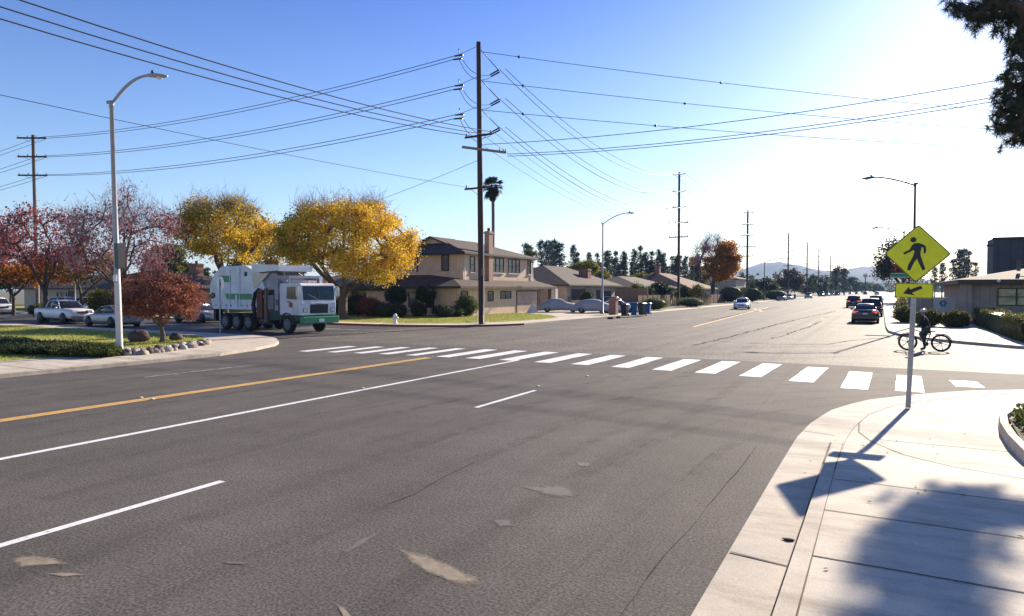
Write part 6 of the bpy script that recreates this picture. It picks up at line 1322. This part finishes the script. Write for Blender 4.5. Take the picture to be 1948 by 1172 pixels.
bin_('small blue green bin on the far kerb past the parked grey car', 1512, 569.5, 'bin_blue', 1.3)
for i, (u, v, lb) in enumerate([(1161, 607, 'dark leaf heap lying on the driveway kerb'), (1177, 605.5, 'smaller dark clump beside the black bin')]):
    x, y = G(u, v); g = MB(); g.ball((0, 0, .06), .28 - .08 * i, .2, .1, 10, 6, .3); o = g.build('leaf_heap', 'bark_dark'); o.location = (x, y, .02); tag(o, lb, 'debris')
x, y = G(752, 618.5); t = thing('fire_hydrant', 'white fire hydrant on the red kerbed corner', 'fire hydrant', (x, y, .1))
g = MB(); g.lathe([(.17, 0), (.17, .05), (.12, .07), (.12, .5), (.15, .52), (.15, .56), (.13, .64), (.07, .72), (.03, .74)], 14); g.build('barrel', 'hydrant_white', t)
for s_ in (-1, 1): g = MB(); g.lathe([(.06, .1), (.075, .2), (.075, .24)], 10, Matrix.Translation((0, 0, .42)) @ Matrix.Rotation(R(90 * s_), 4, 'Y')); g.build('outlet', 'hydrant_white', t)
g = MB(); g.lathe([(.08, .1), (.095, .22), (.095, .25)], 10, Matrix.Translation((0, 0, .38)) @ Matrix.Rotation(R(90), 4, 'X')); g.build('front_outlet', 'hydrant_white', t)
g = MB(); g.tube([(0, 0, 0), (0, 0, .9)], .035, 6); o = g.build('marker_post', 'trim_white'); o.location = (*G(907, 618), .12); tag(o, 'thin white marker post just left of the corner pole', 'post')
g = MB(); g.loft([[(-a, -a, z), (a, -a, z), (a, a, z), (-a, a, z)] for a, z in ((.6, 0), (.45, .3), (.12, .8), (.1, 1.0))]); o = g.build('garden_ornament', 'trim_white'); o.location = (*G(1013, 597), .12); o.rotation_euler = (0, 0, .5); tag(o, 'small white tapering ornament before the garage door', 'ornament')
g = MB(); g.ball((0, 0, .02), .06, .035, .02, 8, 6, .2); o = g.build('leaf_litter', 'bark_dark'); o.location = (*G(1500, 1030), .012); o.scale = (1, 1, .5); tag(o, 'small dark leaf lying in the gutter at lower right', 'leaf')

# ------------------------------------------------------------------ hills and far wood
V = []; F = []; NX, NY = 120, 14
for j in range(NY):
    for i in range(NX):
        x = -3200 + 6400 * i / (NX - 1); y = 2900 + 1700 * j / (NY - 1); s_ = math.sin(math.pi * min(1, (j + .0) / (NY - 1) * .9))
        bear = math.degrees(math.atan2(x, y)); hgt = 112 * math.exp(-((bear + 7.6) / 4.6) ** 2) + 78 * math.exp(-((bear + .5) / 3.4) ** 2) + 22 + 30 * math.exp(-((bear + 22) / 7) ** 2) * .4
        V.append((x, y, s_ * hgt * (1 + .10 * math.sin(x * .009 + j) + .06 * math.sin(x * .023 + 2 * j)) - 1))
for j in range(NY - 1):
    for i in range(NX - 1): a = j * NX + i; F.append((a, a + 1, a + NX + 1, a + NX))
hl_ = fastmesh('hills', V, F, 'hill'); hl_['kind'] = 'structure'
C = []
for _ in range(30000):
    x = random.uniform(-900, 500); y = 700 + random.uniform(0, 500)
    if -26 < x < 3 and y < 1180: continue
    if False: pass
    C.append((x, y, random.uniform(0, 9 + 3 * math.sin(x * .05) + 2 * math.sin(x * .21)) ))
for _ in range(9000):
    x = random.uniform(-330, -48); y = random.uniform(235, 330); C.append((x, y, random.uniform(0, 7.5 + 2.2 * math.sin(x * .09) + 1.6 * math.sin(x * .37 + 1)) * random.random() ** .3))
fw = fastmesh('distant_wood', *leafquads(np.array(C), 1.25, .7), 'leaf_dark'); tag(fw, 'hazy dark band of far off trees along the horizon', 'wood', kind='stuff')

# ------------------------------------------------------------------ cyclist
CX_, CY_ = 1.6, 32.2
bk = thing('bicycle', 'dark bicycle with thick spoked wheels standing in the crossing at right', 'bicycle', (CX_, CY_, .004), R(180 - 4)); bk.scale = (.94, .94, .94)
WB = .62; WR = .345
for nm, wx in (('front', WB), ('rear', -WB)):
    g = MB(); pts = [(wx + WR * math.cos(a / 28 * 6.2832), 0, WR + .02 + WR * math.sin(a / 28 * 6.2832)) for a in range(29)]; g.tube(pts, .034, 8, caps=False); w_ = g.build('wheel', 'tyre', bk)
    g = MB(); pts = [(wx + (WR - .045) * math.cos(a / 28 * 6.2832), 0, WR + .02 + (WR - .045) * math.sin(a / 28 * 6.2832)) for a in range(29)]; g.tube(pts, .013, 6, caps=False)
    for k in range(6): a = k * math.pi / 3 + .3; g.tube([(wx, 0, WR + .02), (wx + (WR - .04) * math.cos(a), 0, WR + .02 + (WR - .04) * math.sin(a))], .012, 4)
    g.tube([(wx, -.05, WR + .02), (wx, .05, WR + .02)], .04, 8); g.build('rim', 'bike_grey', w_)
    g = MB(); a0, a1 = ((.25, 2.2) if nm == 'front' else (1.0, 3.1)); pts = [(wx + (WR + .06) * math.cos(a0 + (a1 - a0) * k / 9), 0, WR + .02 + (WR + .06) * math.sin(a0 + (a1 - a0) * k / 9)) for k in range(10)]
    g.tube(pts, .022, 6); g.build('mudguard', 'steel_dark', bk)
g = MB(); H1 = (.40, 0, .92); H2 = (.46, 0, .70); BBk = (-.08, 0, .30); ST = (-.24, 0, .78); RA = (-WB, 0, WR + .02); FA = (WB, 0, WR + .02)
for a, b, r_ in ((H1, H2, .022), (H2, BBk, .024), (ST, BBk, .02), ((-.21, 0, .70), H1, .02)): g.tube([a, b], r_, 8)
for s_ in (-.05, .05):
    g.tube([(BBk[0], s_ * .6, BBk[2]), (RA[0], s_, RA[2])], .012, 6); g.tube([(ST[0], s_ * .3, ST[2] - .08), (RA[0], s_, RA[2])], .011, 6); g.tube([(H2[0], s_, H2[2]), (FA[0], s_, FA[2])], .014, 6)
g.build('frame', 'black', bk)
g = MB(); g.tube([(.40, 0, .92), (.36, 0, 1.02)], .015, 6); g.tube([(.26, -.3, 1.04), (.36, -.12, 1.02), (.36, .12, 1.02), (.26, .3, 1.04)], .014, 6); g.build('handlebar', 'bike_grey', bk)
g = MB(); g.loft([[(x, -w, z), (x, w, z), (x, w * .8, z + .05), (x, -w * .8, z + .05)] for x, w, z in ((-.42, .09, .84), (-.3, .08, .84), (-.12, .03, .85))]); g.tube([ST, (-.27, 0, .86)], .014, 6); g.build('saddle', 'black', bk)
g = MB(); g.tube([(-.08, -.08, .30), (-.02, -.09, .14)], .012, 5); g.tube([(-.08, .08, .30), (-.14, .09, .46)], .012, 5); g.lathe([(.09, 0), (.09, .01)], 16, Matrix.Translation((-.08, -.06, .3)) @ Matrix.Rotation(R(90), 4, 'X')); g.box(-.07, .03, -.17, -.08, .12, .15); g.box(-.19, -.09, .08, .17, .45, .48); g.build('crank', 'steel_dark', bk)
g = MB(); g.box(-.75, -.42, -.06, .06, .77, .79); g.tube([(-.72, 0, .77), (-.62, 0, .38)], .008, 4); g.build('rack', 'bike_grey', bk)
g = MB(); g.ball((.47, 0, .98), .045, .045, .045); g.build('headlamp', 'lens_white', bk)

def skin(name, verts, edges, rad, m, parent, sub=1):
    me = bpy.data.meshes.new(name); me.from_pydata([tuple(v) for v in verts], edges, []); o = bpy.data.objects.new(name, me); COL.objects.link(o)
    if parent is not None: o.parent = parent
    md = o.modifiers.new('skin', 'SKIN'); md.use_smooth_shade = True
    lay = me.skin_vertices[0].data
    for i, r_ in enumerate(rad): lay[i].radius = (r_, r_) if not isinstance(r_, tuple) else r_
    lay[0].use_root = True
    sb = o.modifiers.new('subd', 'SUBSURF'); sb.levels = sub; sb.render_levels = sub
    me.materials.append(MATS[m]); return o
# person astride: local x forward (same heading), left y
pr = thing('person', 'person in dark clothes and pale helmet astride the bicycle, one foot down', 'person', (CX_, CY_, .004), R(176)); pr.scale = (.95, .95, .95)
bodyv = [(-.06, 0, .93), (-.04, 0, 1.10), (0, 0, 1.28), (.03, 0, 1.42), (.05, 0, 1.50), (.06, 0, 1.56), (.07, 0, 1.64), (.07, 0, 1.70),
         (-.06, -.11, .90), (.02, -.15, .52), (-.03, -.17, .12), (.06, -.18, .06), (.14, -.185, .045),
         (-.06, .11, .90), (.14, .13, .62), (-.06, .13, .30), (-.14, .13, .50), (-.04, .13, .485),
         (.03, -.19, 1.42), (.12, -.27, 1.18), (.27, -.24, 1.07), (.33, -.22, 1.055),
         (.03, .19, 1.42), (.10, .27, 1.18), (.25, .24, 1.07), (.33, .22, 1.055)]
bodyv[15] = (.02, .13, .36); bodyv[16] = (-.06, .13, .50); bodyv[17] = (.07, .13, .50); bodyv[14] = (.16, .12, .72)
ed = [(0, 1), (1, 2), (2, 3), (3, 4), (4, 5), (5, 6), (6, 7), (0, 8), (8, 9), (9, 10), (10, 11), (11, 12), (0, 13), (13, 14), (14, 16), (16, 17), (3, 18), (18, 19), (19, 20), (20, 21), (3, 22), (22, 23), (23, 24), (24, 25)]
keep = [i for i in range(26) if i != 15]; mp_ = {k: i for i, k in enumerate(keep)}
rd = [(.15, .12), .14, .15, .14, .065, .058, .085, .07, .105, .068, .045, .042, .03, .105, .075, 0, .05, .035, .075, .05, .036, .022, .075, .05, .036, .022]
bo = skin('body', [bodyv[k] for k in keep], [(mp_[a], mp_[b]) for a, b in ed], [rd[k] for k in keep], 'skin', pr, 2)
def over(name, ids, edges, k, m, extra=None, sub=2):
    mm = {a: i for i, a in enumerate(ids)}; rr = []
    for a in ids:
        r_ = rd[a]; rr.append(tuple(q * k + .008 for q in r_) if isinstance(r_, tuple) else r_ * k + .008)
    return skin(name, [bodyv[a] for a in ids], [(mm[a], mm[b]) for a, b in edges], rr, m, pr, sub)
over('jacket', [1, 0, 2, 3, 18, 19, 20, 22, 23, 24, 4], [(1, 0), (1, 2), (2, 3), (3, 18), (18, 19), (19, 20), (3, 22), (22, 23), (23, 24), (3, 4)], 1.12, 'cloth_black')
over('trousers', [0, 8, 9, 10, 13, 14, 16], [(0, 8), (8, 9), (9, 10), (0, 13), (13, 14), (14, 16)], 1.1, 'cloth_grey')
over('shoe', [11, 10, 12], [(11, 10), (11, 12)], 1.2, 'black'); over('shoe', [17, 16], [(17, 16)], 1.25, 'black')
g = MB(); g.ball((.075, 0, 1.665), .105, .088, .115, 14, 10); g.ball((.175, 0, 1.655), .022, .014, .022, 8, 6); hd = g.build('head', 'skin', pr)
for s_ in (-1, 1):
    g = MB(); g.ball((.168, s_ * .033, 1.685), .012, .012, .009, 8, 6); g.build('eye', 'black', hd)
    g = MB(); g.ball((.065, s_ * .09, 1.66), .022, .012, .032, 8, 6); g.build('ear', 'skin', hd)
g = MB(); g.tube([(.172, -.022, 1.615), (.177, 0, 1.612), (.172, .022, 1.615)], .006, 4); g.build('mouth', 'rust', hd)
g = MB(); n_ = 16; prof = []
rings = []
for i in range(7):
    th = math.pi * .5 * i / 6; rings.append([(.055 + (.135 * math.cos(th) + .001) * math.cos(2 * math.pi * j / n_), (.108 * math.cos(th) + .001) * math.sin(2 * math.pi * j / n_), 1.70 + .115 * math.sin(th)) for j in range(n_)])
g.smooth = True; g.loft(rings); g.build('helmet', 'helmet', pr)
for s_ in (-1, 1):      # hands: palm, four curled fingers and a thumb round the grip
    hx, hy, hz_ = .315, s_ * .235, 1.055
    g = MB(); g.ball((hx - .02, hy, hz_ + .01), .045, .04, .02, 10, 6)
    for k in range(4):
        yy = hy + (k - 1.5) * .019; l_ = (.9, 1.0, .95, .8)[k]
        g.tube([(hx + .01, yy, hz_ + .018), (hx + .045 * l_, yy, hz_ + .008), (hx + .048 * l_, yy, hz_ - .018), (hx + .02, yy, hz_ - .032 * l_)], [.009, .0085, .008, .006], 6)
    g.tube([(hx - .02, hy - s_ * .035, hz_ + .005), (hx + .01, hy - s_ * .05, hz_ - .01), (hx + .03, hy - s_ * .042, hz_ - .02)], [.011, .009, .007], 6); g.build('hand', 'skin', pr)

# ------------------------------------------------------------------ air
g = MB(); g.box(-3600, 3600, -380, 5400, -1.2, 175); hzm = bpy.data.materials.new('haze'); hzm.use_nodes = True; hn = hzm.node_tree; hn.nodes.clear()
ho = hn.nodes.new('ShaderNodeOutputMaterial'); hv = hn.nodes.new('ShaderNodeVolumePrincipled'); hv.inputs['Color'].default_value = (0.34, 0.58, 1.0, 1); hv.inputs['Density'].default_value = 0.00016; hv.inputs['Anisotropy'].default_value = 0.0
hn.links.new(hv.outputs[0], ho.inputs['Volume']); MATS['haze'] = hzm
h_ = g.build('haze', 'haze'); h_['kind'] = 'stuff'; h_['label'] = 'thin blue air haze over the whole street and hills'
SC.cycles.volume_bounces = 0

# litter on the pavement: small leaves and a few dark gum spots
lp0 = None
for i in range(26):
    x = random.uniform(-1.1, 2.2); y = random.uniform(6.0, 19)
    if x < curbx(y) + .1: continue
    g = MB(); a = random.uniform(0, 6.28); l_ = random.uniform(.02, .045); g.add([(-l_, 0, .002), (0, -l_ * .4, .008), (l_, 0, .003), (0, l_ * .4, .010)], [(0, 1, 2, 3)])
    if lp0 is None: lp0 = o = g.build('fallen_leaf', 'leaf_brownish')
    else: o = lp0.copy(); COL.objects.link(o)
    o.location = (x, y, slab_z(x, y) + (.008 if x > curbx(y) + .75 else .002)); o.rotation_euler = (0, 0, a); tag(o, 'one of the small dry leaves scattered over the near right pavement', 'leaf', 'dry leaves on the pavement')
